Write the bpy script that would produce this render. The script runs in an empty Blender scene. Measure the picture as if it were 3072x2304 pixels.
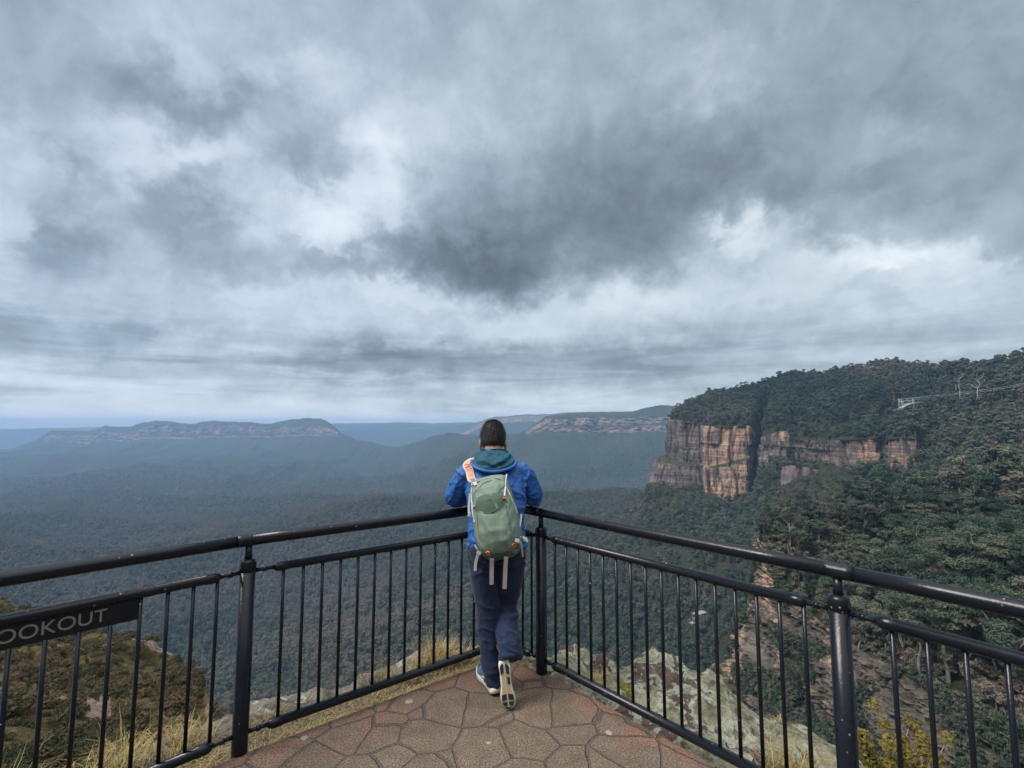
import bpy, bmesh, math, random
import numpy as np
from mathutils import Vector, Matrix

random.seed(7)
RNG = np.random.default_rng(7)
scene = bpy.context.scene
C = scene.collection

# ------------------------------------------------------------------ camera
F, CX, CY = 1420.0, 1536.0, 1152.0          # the photograph's focal length and centre, in its own pixels
EYE = np.array([0.0, 0.0, 1.58])
PITCH = math.radians(4.83)
cam_data = bpy.data.cameras.new('camera')
cam_data.sensor_width = 36.0
cam_data.lens = 36.0 * F / 3072.0
cam_data.clip_start = 0.05
cam_data.clip_end = 60000.0
cam = bpy.data.objects.new('camera', cam_data)
cam.location = EYE
cam.rotation_euler = (math.radians(90) + PITCH, 0, 0)
C.objects.link(cam)
scene.camera = cam

def at(px, py, d):
    """Survey helper: the point d metres ahead of the lookout in the direction of pixel (px, py)."""
    a, b = (px - CX) / F, (CY - py) / F
    v = np.array([a, math.cos(PITCH) - b * math.sin(PITCH), math.sin(PITCH) + b * math.cos(PITCH)])
    return EYE + v * (d / v[1])

def ground_at(px, py, z=0.0):
    """where the line of sight through a pixel meets the level z"""
    p = at(px, py, 1.0) - EYE
    return (EYE + p * ((z - EYE[2]) / p[2]))[:2]

def zat(px, py, d):
    b = (CY - np.asarray(py, float)) / F
    return EYE[2] + np.asarray(d, float) * (math.sin(PITCH) + b * math.cos(PITCH)) / (math.cos(PITCH) - b * math.sin(PITCH))

def px_of(x, y):
    """pixel column of a direction near the horizon"""
    return CX + F * x / y / math.cos(PITCH) * 1.0

# ------------------------------------------------------------------ render / exposure
scene.view_settings.view_transform = 'Standard'
scene.view_settings.look = 'None'
scene.view_settings.exposure = 1.5
scene.view_settings.gamma = 1.0
scene.cycles.use_denoising = True
scene.cycles.volume_bounces = 1
scene.cycles.max_bounces = 6
scene.cycles.diffuse_bounces = 3
scene.cycles.sample_clamp_indirect = 4.0

# ------------------------------------------------------------------ node helpers
class NT:
    def __init__(s, tree):
        s.t = tree; s.n = tree.nodes; s.l = tree.links
    def new(s, kind, **kw):
        nd = s.n.new(kind)
        for k, v in kw.items():
            setattr(nd, k, v)
        return nd
    def put(s, sock, val):
        if isinstance(val, bpy.types.NodeSocket):
            s.l.new(val, sock)
        else:
            sock.default_value = val
    def math(s, op, a, b=None, c=None, clamp=False):
        nd = s.new('ShaderNodeMath', operation=op, use_clamp=clamp)
        for i, v in enumerate((a, b, c)):
            if v is not None:
                s.put(nd.inputs[i], v)
        return nd.outputs[0]
    def vmath(s, op, a, b=None, scale=None):
        nd = s.new('ShaderNodeVectorMath', operation=op)
        s.put(nd.inputs[0], a)
        if b is not None:
            s.put(nd.inputs[1], b)
        if scale is not None:
            s.put(nd.inputs['Scale'], scale)
        return nd.outputs[0]
    def noise(s, vec, scale, detail=4.0, rough=0.5, dist=0.0, out=0, lac=2.0):
        nd = s.new('ShaderNodeTexNoise')
        if vec is not None:
            s.put(nd.inputs['Vector'], vec)
        nd.inputs['Scale'].default_value = scale
        nd.inputs['Detail'].default_value = detail
        nd.inputs['Roughness'].default_value = rough
        nd.inputs['Distortion'].default_value = dist
        nd.inputs['Lacunarity'].default_value = lac
        return nd.outputs[out]
    def voronoi(s, vec, scale, feature='F1', out='Distance', rnd=1.0):
        nd = s.new('ShaderNodeTexVoronoi', feature=feature)
        if vec is not None:
            s.put(nd.inputs['Vector'], vec)
        nd.inputs['Scale'].default_value = scale
        nd.inputs['Randomness'].default_value = rnd
        return nd.outputs[out]
    def ramp(s, fac, stops, interp='LINEAR'):
        nd = s.new('ShaderNodeValToRGB')
        cr = nd.color_ramp
        cr.interpolation = interp
        while len(cr.elements) < len(stops):
            cr.elements.new(0.5)
        for e, (p, c) in zip(cr.elements, stops):
            e.position = p
            e.color = (*c, 1) if len(c) == 3 else c
        s.put(nd.inputs[0], fac)
        return nd.outputs[0]
    def mix(s, fac, a, b, mode='MIX'):
        nd = s.new('ShaderNodeMix', data_type='RGBA', blend_type=mode)
        s.put(nd.inputs[0], fac)
        for i, v in ((6, a), (7, b)):
            if not isinstance(v, bpy.types.NodeSocket) and len(v) == 3:
                v = (*v, 1)
            s.put(nd.inputs[i], v)
        return nd.outputs[2]
    def step(s, val, lo, hi):
        nd = s.new('ShaderNodeMapRange', interpolation_type='SMOOTHSTEP')
        s.put(nd.inputs[0], val)
        nd.inputs[1].default_value = lo; nd.inputs[2].default_value = hi
        return nd.outputs[0]
    def bump(s, height, strength=0.5, dist=0.02, normal=None):
        nd = s.new('ShaderNodeBump')
        nd.inputs['Strength'].default_value = strength
        nd.inputs['Distance'].default_value = dist
        s.put(nd.inputs['Height'], height)
        if normal is not None:
            s.put(nd.inputs['Normal'], normal)
        return nd.outputs[0]

def material(name):
    m = bpy.data.materials.new(name)
    m.use_nodes = True
    nt = NT(m.node_tree)
    b = m.node_tree.nodes['Principled BSDF']
    return m, nt, b

def rgb(r, g, b):
    """display colour (0-255) to linear"""
    f = lambda c: (c / 255 / 12.92) if c / 255 <= 0.04045 else ((c / 255 + 0.055) / 1.055) ** 2.4
    return (f(r), f(g), f(b))

# ------------------------------------------------------------------ sky: broken overcast over a Nishita sky
world = bpy.data.worlds.new('World')
scene.world = world
world.use_nodes = True
SUN_EL, SUN_AZ = math.radians(52), math.radians(-110)      # high, to the left and a little behind
LUM = [  # brightness of the cloud deck, columns left to right, rows from 47 degrees up down to the horizon
 [150,165,185,180,172,168,162,165,168,163,160,155,148,142,140,145,148],
 [155,160,175,190,185,170,168,165,168,165,165,160,152,148,145,145,142],
 [160,158,158,192,182,192,172,170,168,165,163,172,160,146,145,142,140],
 [160,168,146,146,152,175,192,180,178,165,150,152,158,140,133,138,132],
 [188,180,186,155,178,188,222,198,163,155,140,136,145,138,152,145,135],
 [186,162,200,222,182,160,216,163,158,150,134,124,132,135,140,140,142],
 [186,175,162,160,192,222,198,157,152,148,126,120,130,135,138,148,152],
 [198,146,158,160,192,235,168,152,138,145,123,135,204,150,168,160,150],
 [180,162,174,163,186,160,156,138,126,150,126,162,182,212,234,206,158],
 [186,180,180,186,204,198,212,175,138,192,206,190,202,202,190,198,186],
 [158,176,152,180,192,192,166,186,200,196,196,163,170,175,175,185,185],
 [180,180,180,174,170,152,130,148,148,138,132,138,155,170,175,175,180],
 [206,213,213,208,203,210,198,174,203,218,206,188,168,165,170,175,175],
 [222,224,226,228,230,232,232,228,228,228,222,206,190,180,178,176,175]]
# single cloud forms: column, row, half width, half height, turn (degrees), brightness change, edge softness
FORMS_SKY = [(1046, 640, 120, 95, -30, 30, 2), (1130, 480, 60, 150, -28, 22, 2), (640, 450, 330, 48, 3, 16, 2), (1230, 868, 190, 42, 18, 30, 3), (1750, 925, 330, 34, -5, 24, 2),
 (1560, 700, 420, 190, -22, -20, 3), (1480, 830, 230, 70, 10, -22, 4), (1800, 640, 420, 120, -25, -10, 2), (1180, 1078, 370, 26, 1, -24, 4), (1250, 980, 330, 40, 4, 16, 2), (1850, 1125, 330, 26, 0, -12, 3),
 (2226, 705, 85, 34, -22, 44, 3), (2700, 776, 260, 32, 4, 30, 3), (2150, 800, 120, 40, -15, 14, 2), (376, 1019, 105, 42, -6, -20, 3), (627, 1027, 55, 30, -25, -18, 3), (78, 995, 130, 40, 5, -18, 3),
 (925, 475, 120, 90, 25, -18, 3), (212, 735, 90, 80, 30, -16, 3), (588, 660, 150, 85, 20, -18, 3), (745, 805, 100, 45, 20, -16, 3), (1040, 785, 180, 45, 8, -20, 3), (549, 262, 330, 90, 10, -16, 2), (180, 500, 110, 60, 20, -10, 2),
 (880, 250, 90, 70, 10, 14, 2), (1580, 1170, 120, 40, -8, -12, 3), (900, 1120, 160, 34, 4, -14, 3), (300, 1200, 330, 9, 0, -10, 2), (700, 1195, 120, 16, -8, -10, 2), (2650, 440, 150, 60, -15, 10, 2), (2160, 230, 120, 60, -10, 10, 2), (2330, 380, 300, 120, -20, -6, 2)]
def make_sky():
    L = 242.0 - (242.0 - np.array(LUM, float)) * 0.82
    naz, nel = 73, 57
    azs = np.radians(np.linspace(-64, 64, naz)); els = np.radians(np.linspace(-1, 63, nel))
    M = np.zeros((nel, naz))
    sp, cp = math.sin(PITCH), math.cos(PITCH)
    for i, e in enumerate(els):
        for j, a in enumerate(azs):
            d = np.array([math.sin(a) * math.cos(e), math.cos(a) * math.cos(e), math.sin(e)])
            dep = d[1] * cp + d[2] * sp
            dep = max(dep, 0.15)
            px = CX + F * d[0] / dep
            py = CY - F * (-d[1] * sp + d[2] * cp) / dep
            u = min(max(px / 192.0, 0), 15.999); v = min(max(py / 98.0, 0), 12.999)
            i0, j0 = int(v), int(u); fv, fu = v - i0, u - j0
            M[i, j] = (L[i0, j0] * (1 - fv) * (1 - fu) + L[i0 + 1, j0] * fv * (1 - fu)
                       + L[i0, j0 + 1] * (1 - fv) * fu + L[i0 + 1, j0 + 1] * fv * fu)
            for cx_, cy_, a_, b_, rot, dl, ex in FORMS_SKY:
                cr, sr = math.cos(math.radians(rot)), math.sin(math.radians(rot))
                qx, qy = (px - cx_), (py - cy_)
                q = ((qx * cr + qy * sr) / a_) ** 2 + ((-qx * sr + qy * cr) / b_) ** 2
                if q < 9: M[i, j] += 0.95 * dl * math.exp(-(q ** (ex / 2.0)) * 0.7)
    M = M / 255.0
    mean = M.mean()
    U, S, Vt = np.linalg.svd(M - mean, full_matrices=False)
    nt = NT(world.node_tree)
    nt.n.clear()
    out = nt.new('ShaderNodeOutputWorld')
    bg = nt.new('ShaderNodeBackground')
    bg.inputs['Strength'].default_value = 0.1
    nt.l.new(bg.outputs[0], out.inputs[0])
    tc = nt.new('ShaderNodeTexCoord')
    d = tc.outputs['Generated']
    sep = nt.new('ShaderNodeSeparateXYZ'); nt.l.new(d, sep.inputs[0])
    x, y, z = sep.outputs
    # clouds hang in a level layer: the direction meets it at xy / (z + c)
    zz = nt.math('ADD', nt.math('MAXIMUM', z, 0.0), 0.32)
    cv = nt.new('ShaderNodeCombineXYZ')
    nt.l.new(nt.math('DIVIDE', x, zz), cv.inputs[0]); nt.l.new(nt.math('DIVIDE', y, zz), cv.inputs[1])
    layer = cv.outputs[0]
    az0 = az = nt.math('ARCTAN2', x, y)
    el = nt.math('ARCSINE', z)
    wn = nt.noise(nt.vmath('ADD', nt.vmath('SCALE', layer, scale=0.75), nt.vmath('SCALE', d, scale=2.0)), 3.8, 10.0, 0.60, 0.2, out=1)
    wsep = nt.new('ShaderNodeSeparateColor'); nt.l.new(wn, wsep.inputs[0])
    amp = nt.math('MULTIPLY', nt.math('MINIMUM', nt.math('ADD', nt.math('MAXIMUM', el, 0.0), 0.08), 0.45), 0.40)
    az = nt.math('MULTIPLY_ADD', nt.math('SUBTRACT', wsep.outputs[0], 0.5), nt.math('MULTIPLY', amp, 1.2), az)
    el2 = nt.math('MULTIPLY_ADD', nt.math('SUBTRACT', wsep.outputs[1], 0.5), amp, el)
    ua = nt.math('MULTIPLY_ADD', az, 1 / (azs[-1] - azs[0]), 0.5, clamp=True)
    ue = nt.math('MULTIPLY_ADD', el2, 1 / (els[-1] - els[0]), -els[0] / (els[-1] - els[0]), clamp=True)
    def curve(fac, vals):
        lo, hi = float(vals.min()), float(vals.max())
        nd = nt.new('ShaderNodeFloatCurve')
        cm = nd.mapping; cu = cm.curves[0]
        n = len(vals)
        w = (vals - lo) / max(hi - lo, 1e-9)
        for k in range(n):
            if k == 0: p = cu.points[0]; p.location = (0, w[0])
            elif k == n - 1: p = cu.points[-1]; p.location = (1, w[-1])
            else: cu.points.new(k / (n - 1), float(w[k]))
        for p in cu.points: p.handle_type = 'AUTO_CLAMPED'
        cm.update()
        nt.l.new(fac, nd.inputs['Value'])
        return nt.math('MULTIPLY_ADD', nd.outputs[0], hi - lo, lo)
    acc = mean
    for k in range(20):
        f = curve(ue, U[:, k] * S[k]); g = curve(ua, Vt[k])
        acc = nt.math('MULTIPLY_ADD', f, g, acc)
    # fine structure
    mixv = nt.vmath('ADD', nt.vmath('SCALE', layer, scale=0.6), nt.vmath('SCALE', d, scale=2.2))
    n1 = nt.noise(mixv, 4.2, 9.0, 0.58, 0.35)
    n2 = nt.noise(mixv, 12.0, 7.0, 0.6, 0.5)
    fine = nt.math('MULTIPLY_ADD', nt.math('SUBTRACT', nt.step(n1, 0.25, 0.75), 0.5), 0.085, acc)
    fine = nt.math('MULTIPLY_ADD', nt.math('SUBTRACT', n2, 0.5), 0.075, fine)
    # thin level sheets, one behind the other, down to the horizon
    hz = nt.new('ShaderNodeCombineXYZ'); nt.l.new(nt.math('MULTIPLY', az0, 2.6), hz.inputs[0]); nt.l.new(nt.math('MULTIPLY', el, 22.0), hz.inputs[1])
    n3 = nt.noise(hz.outputs[0], 1.15, 9.0, 0.60, 0.5)
    low = nt.math('SUBTRACT', 1.0, nt.step(el, 0.08, 0.26))
    fine = nt.math('MULTIPLY_ADD', nt.math('MULTIPLY', nt.math('SUBTRACT', nt.step(n3, 0.30, 0.72), 0.62), low), 0.20, fine)
    # stretch contrast a little around the mean
    fine = nt.math('MULTIPLY_ADD', nt.math('SUBTRACT', fine, 0.66), 1.02, 0.650)
    over = nt.math('MAXIMUM', nt.math('SUBTRACT', fine, 0.80), 0.0)
    fine = nt.math('MULTIPLY_ADD', over, -0.45, fine)
    lin = nt.math('MULTIPLY', nt.math('POWER', nt.math('MAXIMUM', fine, 0.05), 2.25), 1.10 * 2.0 ** -1.5)
    col = nt.ramp(fine, [(0.40, (0.82, 1.0, 1.14)), (0.62, (0.82, 1.0, 1.17)), (0.78, (0.86, 1.0, 1.12)), (0.95, (0.95, 1.0, 1.05))])
    # a colder tone to the left, a greyer one to the right
    col = nt.mix(1.0, col, nt.mix(nt.step(az0, -0.7, 0.6), (1.0, 1.0, 1.03), (1.0, 1.0, 0.97)), 'MULTIPLY')
    cloud = nt.vmath('SCALE', col, scale=nt.math('MULTIPLY', lin, 10.0))
    sky = nt.new('ShaderNodeTexSky', sky_type='NISHITA')
    sky.sun_disc = False
    sky.sun_elevation = SUN_EL
    sky.sun_rotation = SUN_AZ
    sky.altitude = 900
    # extra brightness added to the unseen sky overhead and behind, lighting the land
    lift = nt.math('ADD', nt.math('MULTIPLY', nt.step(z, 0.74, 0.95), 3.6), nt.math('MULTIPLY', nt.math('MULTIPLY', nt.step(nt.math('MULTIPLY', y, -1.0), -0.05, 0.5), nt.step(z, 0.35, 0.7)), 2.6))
    # unseen low sky behind the lookout, darkened so the railing posts reflect less
    rear_dim = nt.math('MULTIPLY', nt.step(nt.math('MULTIPLY', y, -1.0), 0.0, 0.3), nt.step(nt.math('MULTIPLY', z, -1.0), -0.42, -0.22))
    cloud = nt.vmath('SCALE', cloud, scale=nt.math('MULTIPLY', nt.math('ADD', lift, 1.0), nt.math('MULTIPLY_ADD', rear_dim, -0.75, 1.0)))
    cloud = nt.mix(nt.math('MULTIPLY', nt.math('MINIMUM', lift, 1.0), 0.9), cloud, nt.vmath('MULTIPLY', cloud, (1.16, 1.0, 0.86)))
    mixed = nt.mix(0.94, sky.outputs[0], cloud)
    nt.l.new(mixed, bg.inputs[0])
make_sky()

sun_data = bpy.data.lights.new('sun', 'SUN')
sun_data.energy = 1.5
sun_data.angle = math.radians(25)
sun_data.color = (1.0, 0.94, 0.86)
sun = bpy.data.objects.new('sun', sun_data)
sd = Vector((math.sin(SUN_AZ) * math.cos(SUN_EL), math.cos(SUN_AZ) * math.cos(SUN_EL), math.sin(SUN_EL)))
sun.rotation_euler = sd.to_track_quat('Z', 'Y').to_euler()
C.objects.link(sun)

# ------------------------------------------------------------------ noise in numpy
def _hash(ix, iy, iz, seed):
    h = (ix.astype(np.int64) * 374761393 + iy.astype(np.int64) * 668265263 + iz.astype(np.int64) * 2147483647 + seed * 974711) & 0xffffffff
    h = ((h ^ (h >> 13)) * 1274126177) & 0xffffffff
    h = ((h ^ (h >> 16)) * 2246822519) & 0xffffffff
    return ((h ^ (h >> 15)) & 0xffffff) / float(0xffffff)
def vnoise(x, y, z=0.0, seed=0):
    x, y, z = np.broadcast_arrays(np.asarray(x, float), np.asarray(y, float), np.asarray(z, float))
    ix, iy, iz = np.floor(x), np.floor(y), np.floor(z)
    fx, fy, fz = x - ix, y - iy, z - iz
    sx, sy, sz = [f * f * f * (f * (f * 6 - 15) + 10) for f in (fx, fy, fz)]
    ix, iy, iz = ix.astype(int), iy.astype(int), iz.astype(int)
    r = 0
    for dx in (0, 1):
        for dy in (0, 1):
            for dz in (0, 1):
                w = (sx if dx else 1 - sx) * (sy if dy else 1 - sy) * (sz if dz else 1 - sz)
                r = r + w * _hash(ix + dx, iy + dy, iz + dz, seed)
    return r * 2 - 1
def fbm(x, y, z=0.0, octv=4, seed=0, gain=0.5):
    r, a, f = 0, 1.0, 1.0
    for k in range(octv):
        r = r + a * vnoise(np.asarray(x) * f, np.asarray(y) * f, np.asarray(z) * f, seed + k * 17)
        a *= gain; f *= 2.03
    return r
def smooth(a, b, x):
    t = np.clip((np.asarray(x, float) - a) / (b - a), 0, 1)
    return t * t * (3 - 2 * t)

# ------------------------------------------------------------------ mesh helpers
def mesh_np(name, V, quads=None, tris=None, smooth_shade=True, mats=None):
    V = np.asarray(V, np.float32).reshape(-1, 3)
    q = np.zeros((0, 4), np.int32) if quads is None else np.asarray(quads, np.int32).reshape(-1, 4)
    t = np.zeros((0, 3), np.int32) if tris is None else np.asarray(tris, np.int32).reshape(-1, 3)
    me = bpy.data.meshes.new(name)
    me.vertices.add(len(V)); me.vertices.foreach_set('co', V.ravel())
    nl = q.size + t.size
    me.loops.add(nl); me.loops.foreach_set('vertex_index', np.concatenate([q.ravel(), t.ravel()]))
    npoly = len(q) + len(t)
    me.polygons.add(npoly)
    starts = np.concatenate([np.arange(len(q)) * 4, q.size + np.arange(len(t)) * 3]).astype(np.int32)
    me.polygons.foreach_set('loop_start', starts)
    me.polygons.foreach_set('use_smooth', np.full(npoly, bool(smooth_shade)))
    me.update(calc_edges=True)
    me.validate()
    return me
def obj(name, me, mat=None, parent=None):
    o = bpy.data.objects.new(name, me)
    if mat is not None:
        me.materials.append(mat)
    C.objects.link(o)
    if parent is not None:
        o.parent = parent
    return o
def tag(o, label=None, cat=None, group=None, kind=None):
    if label: o['label'] = label
    if cat: o['category'] = cat
    if group: o['group'] = group
    if kind: o['kind'] = kind
    return o
def empty(name, loc=(0, 0, 0), rz=0.0):
    o = bpy.data.objects.new(name, None)
    o.location = loc; o.rotation_euler = (0, 0, rz)
    o.empty_display_size = 0.2
    C.objects.link(o)
    return o
def grid_quads(nr, nc, base=0):
    i, j = np.meshgrid(np.arange(nr - 1), np.arange(nc - 1), indexing='ij')
    a = base + i * nc + j
    return np.stack([a, a + 1, a + nc + 1, a + nc], -1).reshape(-1, 4)
def attr(me, name, vals):
    a = me.attributes.new(name, 'FLOAT', 'POINT')
    a.data.foreach_set('value', np.asarray(vals, np.float32).ravel())

class MB:
    """Collects shapes and links them as ONE mesh object."""
    def __init__(s): s.V = []; s.Q = []; s.T = []; s.n = 0
    def add(s, V, Q=None, T=None):
        V = np.asarray(V, float).reshape(-1, 3)
        if Q is not None and len(Q): s.Q.append(np.asarray(Q, int).reshape(-1, 4) + s.n)
        if T is not None and len(T): s.T.append(np.asarray(T, int).reshape(-1, 3) + s.n)
        s.V.append(V); s.n += len(V)
        return s
    def tube(s, pts, rad, n=12, cap=True, flat=1.0, up=None):
        """tapered tube through pts; rad one value or one per point; flat squashes it along its second axis"""
        P = np.asarray(pts, float); m = len(P)
        R = np.full(m, rad, float) if np.isscalar(rad) else np.asarray(rad, float)
        tan = np.gradient(P, axis=0)
        tan /= np.linalg.norm(tan, axis=1)[:, None] + 1e-12
        u = np.array(up if up is not None else ([0, 0, 1] if abs(tan[0][2]) < 0.9 else [1, 0, 0]), float)
        rings = []
        ang = np.arange(n) * 2 * math.pi / n
        for k in range(m):
            a = np.cross(u, tan[k]); a /= np.linalg.norm(a) + 1e-12
            b = np.cross(tan[k], a); u = b
            rings.append(P[k] + R[k] * (np.cos(ang)[:, None] * a + flat * np.sin(ang)[:, None] * b))
        V = np.concatenate(rings)
        i, j = np.meshgrid(np.arange(m - 1), np.arange(n), indexing='ij')
        Q = np.stack([i * n + j, i * n + (j + 1) % n, (i + 1) * n + (j + 1) % n, (i + 1) * n + j], -1).reshape(-1, 4)
        T = []
        if cap:
            V = np.concatenate([V, P[:1], P[-1:]])
            c0, c1 = m * n, m * n + 1
            for j in range(n):
                T.append((c0, (j + 1) % n, j)); T.append((c1, (m - 1) * n + j, (m - 1) * n + (j + 1) % n))
        return s.add(V, Q, T if T else None)
    def box(s, lo, hi, M=None, bev=0.0):
        x0, y0, z0 = lo; x1, y1, z1 = hi
        V = np.array([[x, y, z] for x in (x0, x1) for y in (y0, y1) for z in (z0, z1)], float)
        Q = [(0, 1, 3, 2), (4, 6, 7, 5), (0, 4, 5, 1), (2, 3, 7, 6), (0, 2, 6, 4), (1, 5, 7, 3)]
        if M is not None:
            V = V @ np.array(M)[:3, :3].T + np.array(M)[:3, 3]
        return s.add(V, Q)
    def grid(s, G, flip=False):
        G = np.asarray(G, float); r, c = G.shape[:2]
        q = grid_quads(r, c)
        return s.add(G.reshape(-1, 3), q[:, ::-1] if flip else q)
    def sphere(s, c, r, n=10, m=7, M=None):
        th = np.linspace(0, math.pi, m + 1); ph = np.arange(n) * 2 * math.pi / n
        r = np.broadcast_to(np.asarray(r, float), (3,))
        V = np.stack([np.sin(th)[:, None] * np.cos(ph), np.sin(th)[:, None] * np.sin(ph), np.repeat(np.cos(th)[:, None], n, 1)], -1) * r
        if M is not None: V = V @ np.array(M).T
        V = V + np.asarray(c, float)
        i, j = np.meshgrid(np.arange(m), np.arange(n), indexing='ij')
        Q = np.stack([i * n + j, (i + 1) * n + j, (i + 1) * n + (j + 1) % n, i * n + (j + 1) % n], -1).reshape(-1, 4)
        return s.add(V.reshape(-1, 3), Q)
    def arrays(s):
        V = np.concatenate(s.V)
        Q = np.concatenate(s.Q) if s.Q else None
        T = np.concatenate(s.T) if s.T else None
        return V, Q, T
    def mesh(s, name, sm=True):
        V, Q, T = s.arrays()
        return mesh_np(name, V, Q, T, sm)
    def build(s, name, mat, parent=None, sm=True):
        return obj(name, s.mesh(name, sm), mat, parent)
def autosmooth(me, deg=35):
    """flat across creases sharper than deg, smooth elsewhere"""
    bm = bmesh.new(); bm.from_mesh(me)
    bmesh.ops.remove_doubles(bm, verts=bm.verts, dist=1e-6)
    bmesh.ops.recalc_face_normals(bm, faces=bm.faces)
    for e in bm.edges:
        if len(e.link_faces) == 2 and e.calc_face_angle(0) > math.radians(deg):
            e.smooth = False
    for f in bm.faces: f.smooth = True
    bm.to_mesh(me); bm.free()
    return me

def mat_plain(name, col, rough=0.8, spec=0.3):
    m, nt, b = material(name); b.inputs['Base Color'].default_value = (*col, 1); b.inputs['Roughness'].default_value = rough
    b.inputs['Specular IOR Level'].default_value = spec
    return m

def spline(P, n):
    P = np.asarray(P, float); m = len(P)
    ext = np.concatenate([[2 * P[0] - P[1]], P, [2 * P[-1] - P[-2]]])
    out = []
    for t in np.linspace(0, m - 1, n):
        i = min(int(t), m - 2); f = t - i
        p0, p1, p2, p3 = ext[i], ext[i + 1], ext[i + 2], ext[i + 3]
        out.append(0.5 * ((2 * p1) + (-p0 + p2) * f + (2 * p0 - 5 * p1 + 4 * p2 - p3) * f * f + (-p0 + 3 * p1 - 3 * p2 + p3) * f ** 3))
    return np.array(out)
# ================================================================== MATERIALS OF THE LAND
def mat_land(name, kind):
    """forest floor / distant canopy / rock, chosen by the mesh attribute 'rock'"""
    m, nt, b = material(name)
    geo = nt.new('ShaderNodeNewGeometry')
    P = geo.outputs['Position']
    big = nt.noise(P, 0.004, 5, 0.6)
    med = nt.noise(P, 0.03, 5, 0.6)
    crown = nt.voronoi(P, 0.09, 'F1')
    fine = nt.noise(P, 0.22, 3, 0.65)
    if kind == 'near':
        green = nt.ramp(fine, [(0.3, (0.014, 0.017, 0.010)), (0.55, (0.030, 0.032, 0.018)), (0.75, (0.048, 0.044, 0.027))])
    else:
        t = nt.math('MULTIPLY_ADD', nt.math('SUBTRACT', fine, 0.5), 1.1, nt.math('MULTIPLY_ADD', med, 0.55, nt.math('MULTIPLY', big, 0.45)))
        green = nt.ramp(t, [(0.25, (0.012, 0.020, 0.012)), (0.5, (0.026, 0.036, 0.021)), (0.72, (0.046, 0.052, 0.030)), (0.9, (0.070, 0.068, 0.042))])
    # sandstone: level beds, weathered grey with fresh orange and cream scars
    sep = nt.new('ShaderNodeSeparateXYZ'); nt.l.new(P, sep.inputs[0])
    sc = nt.new('ShaderNodeCombineXYZ')
    nt.l.new(nt.math('MULTIPLY', sep.outputs[0], 0.02), sc.inputs[0]); nt.l.new(nt.math('MULTIPLY', sep.outputs[1], 0.02), sc.inputs[1])
    nt.l.new(nt.math('MULTIPLY', sep.outputs[2], 0.14), sc.inputs[2])
    bed = nt.noise(sc.outputs[0], 1.0, 7, 0.62)
    vs = nt.new('ShaderNodeCombineXYZ')
    nt.l.new(nt.math('MULTIPLY', sep.outputs[0], 0.10), vs.inputs[0]); nt.l.new(nt.math('MULTIPLY', sep.outputs[1], 0.10), vs.inputs[1])
    nt.l.new(nt.math('MULTIPLY', sep.outputs[2], 0.016), vs.inputs[2])
    streak = nt.noise(vs.outputs[0], 1.0, 6, 0.65)
    scar = nt.noise(P, 0.018, 3, 0.5)
    base = nt.ramp(bed, [(0.30, (0.06, 0.05, 0.046)), (0.48, (0.12, 0.10, 0.09)), (0.6, (0.17, 0.13, 0.105)), (0.75, (0.21, 0.155, 0.115))])
    orange = nt.ramp(bed, [(0.3, (0.17, 0.105, 0.08)), (0.55, (0.27, 0.18, 0.13)), (0.75, (0.32, 0.235, 0.17))])
    rock = nt.mix(nt.step(scar, 0.47, 0.6), base, orange)
    rock = nt.mix(nt.math('MULTIPLY', nt.step(streak, 0.50, 0.70), 0.6), rock, (0.055, 0.05, 0.05))
    at_ = nt.new('ShaderNodeAttribute', attribute_name='rock')
    rk = at_.outputs['Fac']
    edge = nt.math('ADD', rk, nt.math('MULTIPLY', nt.math('SUBTRACT', fine, 0.5), 0.9))
    col = nt.mix(nt.step(edge, 0.42, 0.58), green, rock)
    nt.l.new(col, b.inputs['Base Color'])
    b.inputs['Roughness'].default_value = 0.95
    b.inputs['Specular IOR Level'].default_value = 0.1
    h = nt.math('ADD', nt.math('MULTIPLY', crown, -9.0 if kind == 'far' else 0.0), nt.math('MULTIPLY', fine, 4.0))
    n = nt.bump(h, 0.8, 1.0)
    nt.l.new(n, b.inputs['Normal'])
    return m
LAND_FAR = mat_land('distant_forest', 'far')
LAND_NEAR = mat_land('forest_floor', 'near')

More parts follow.
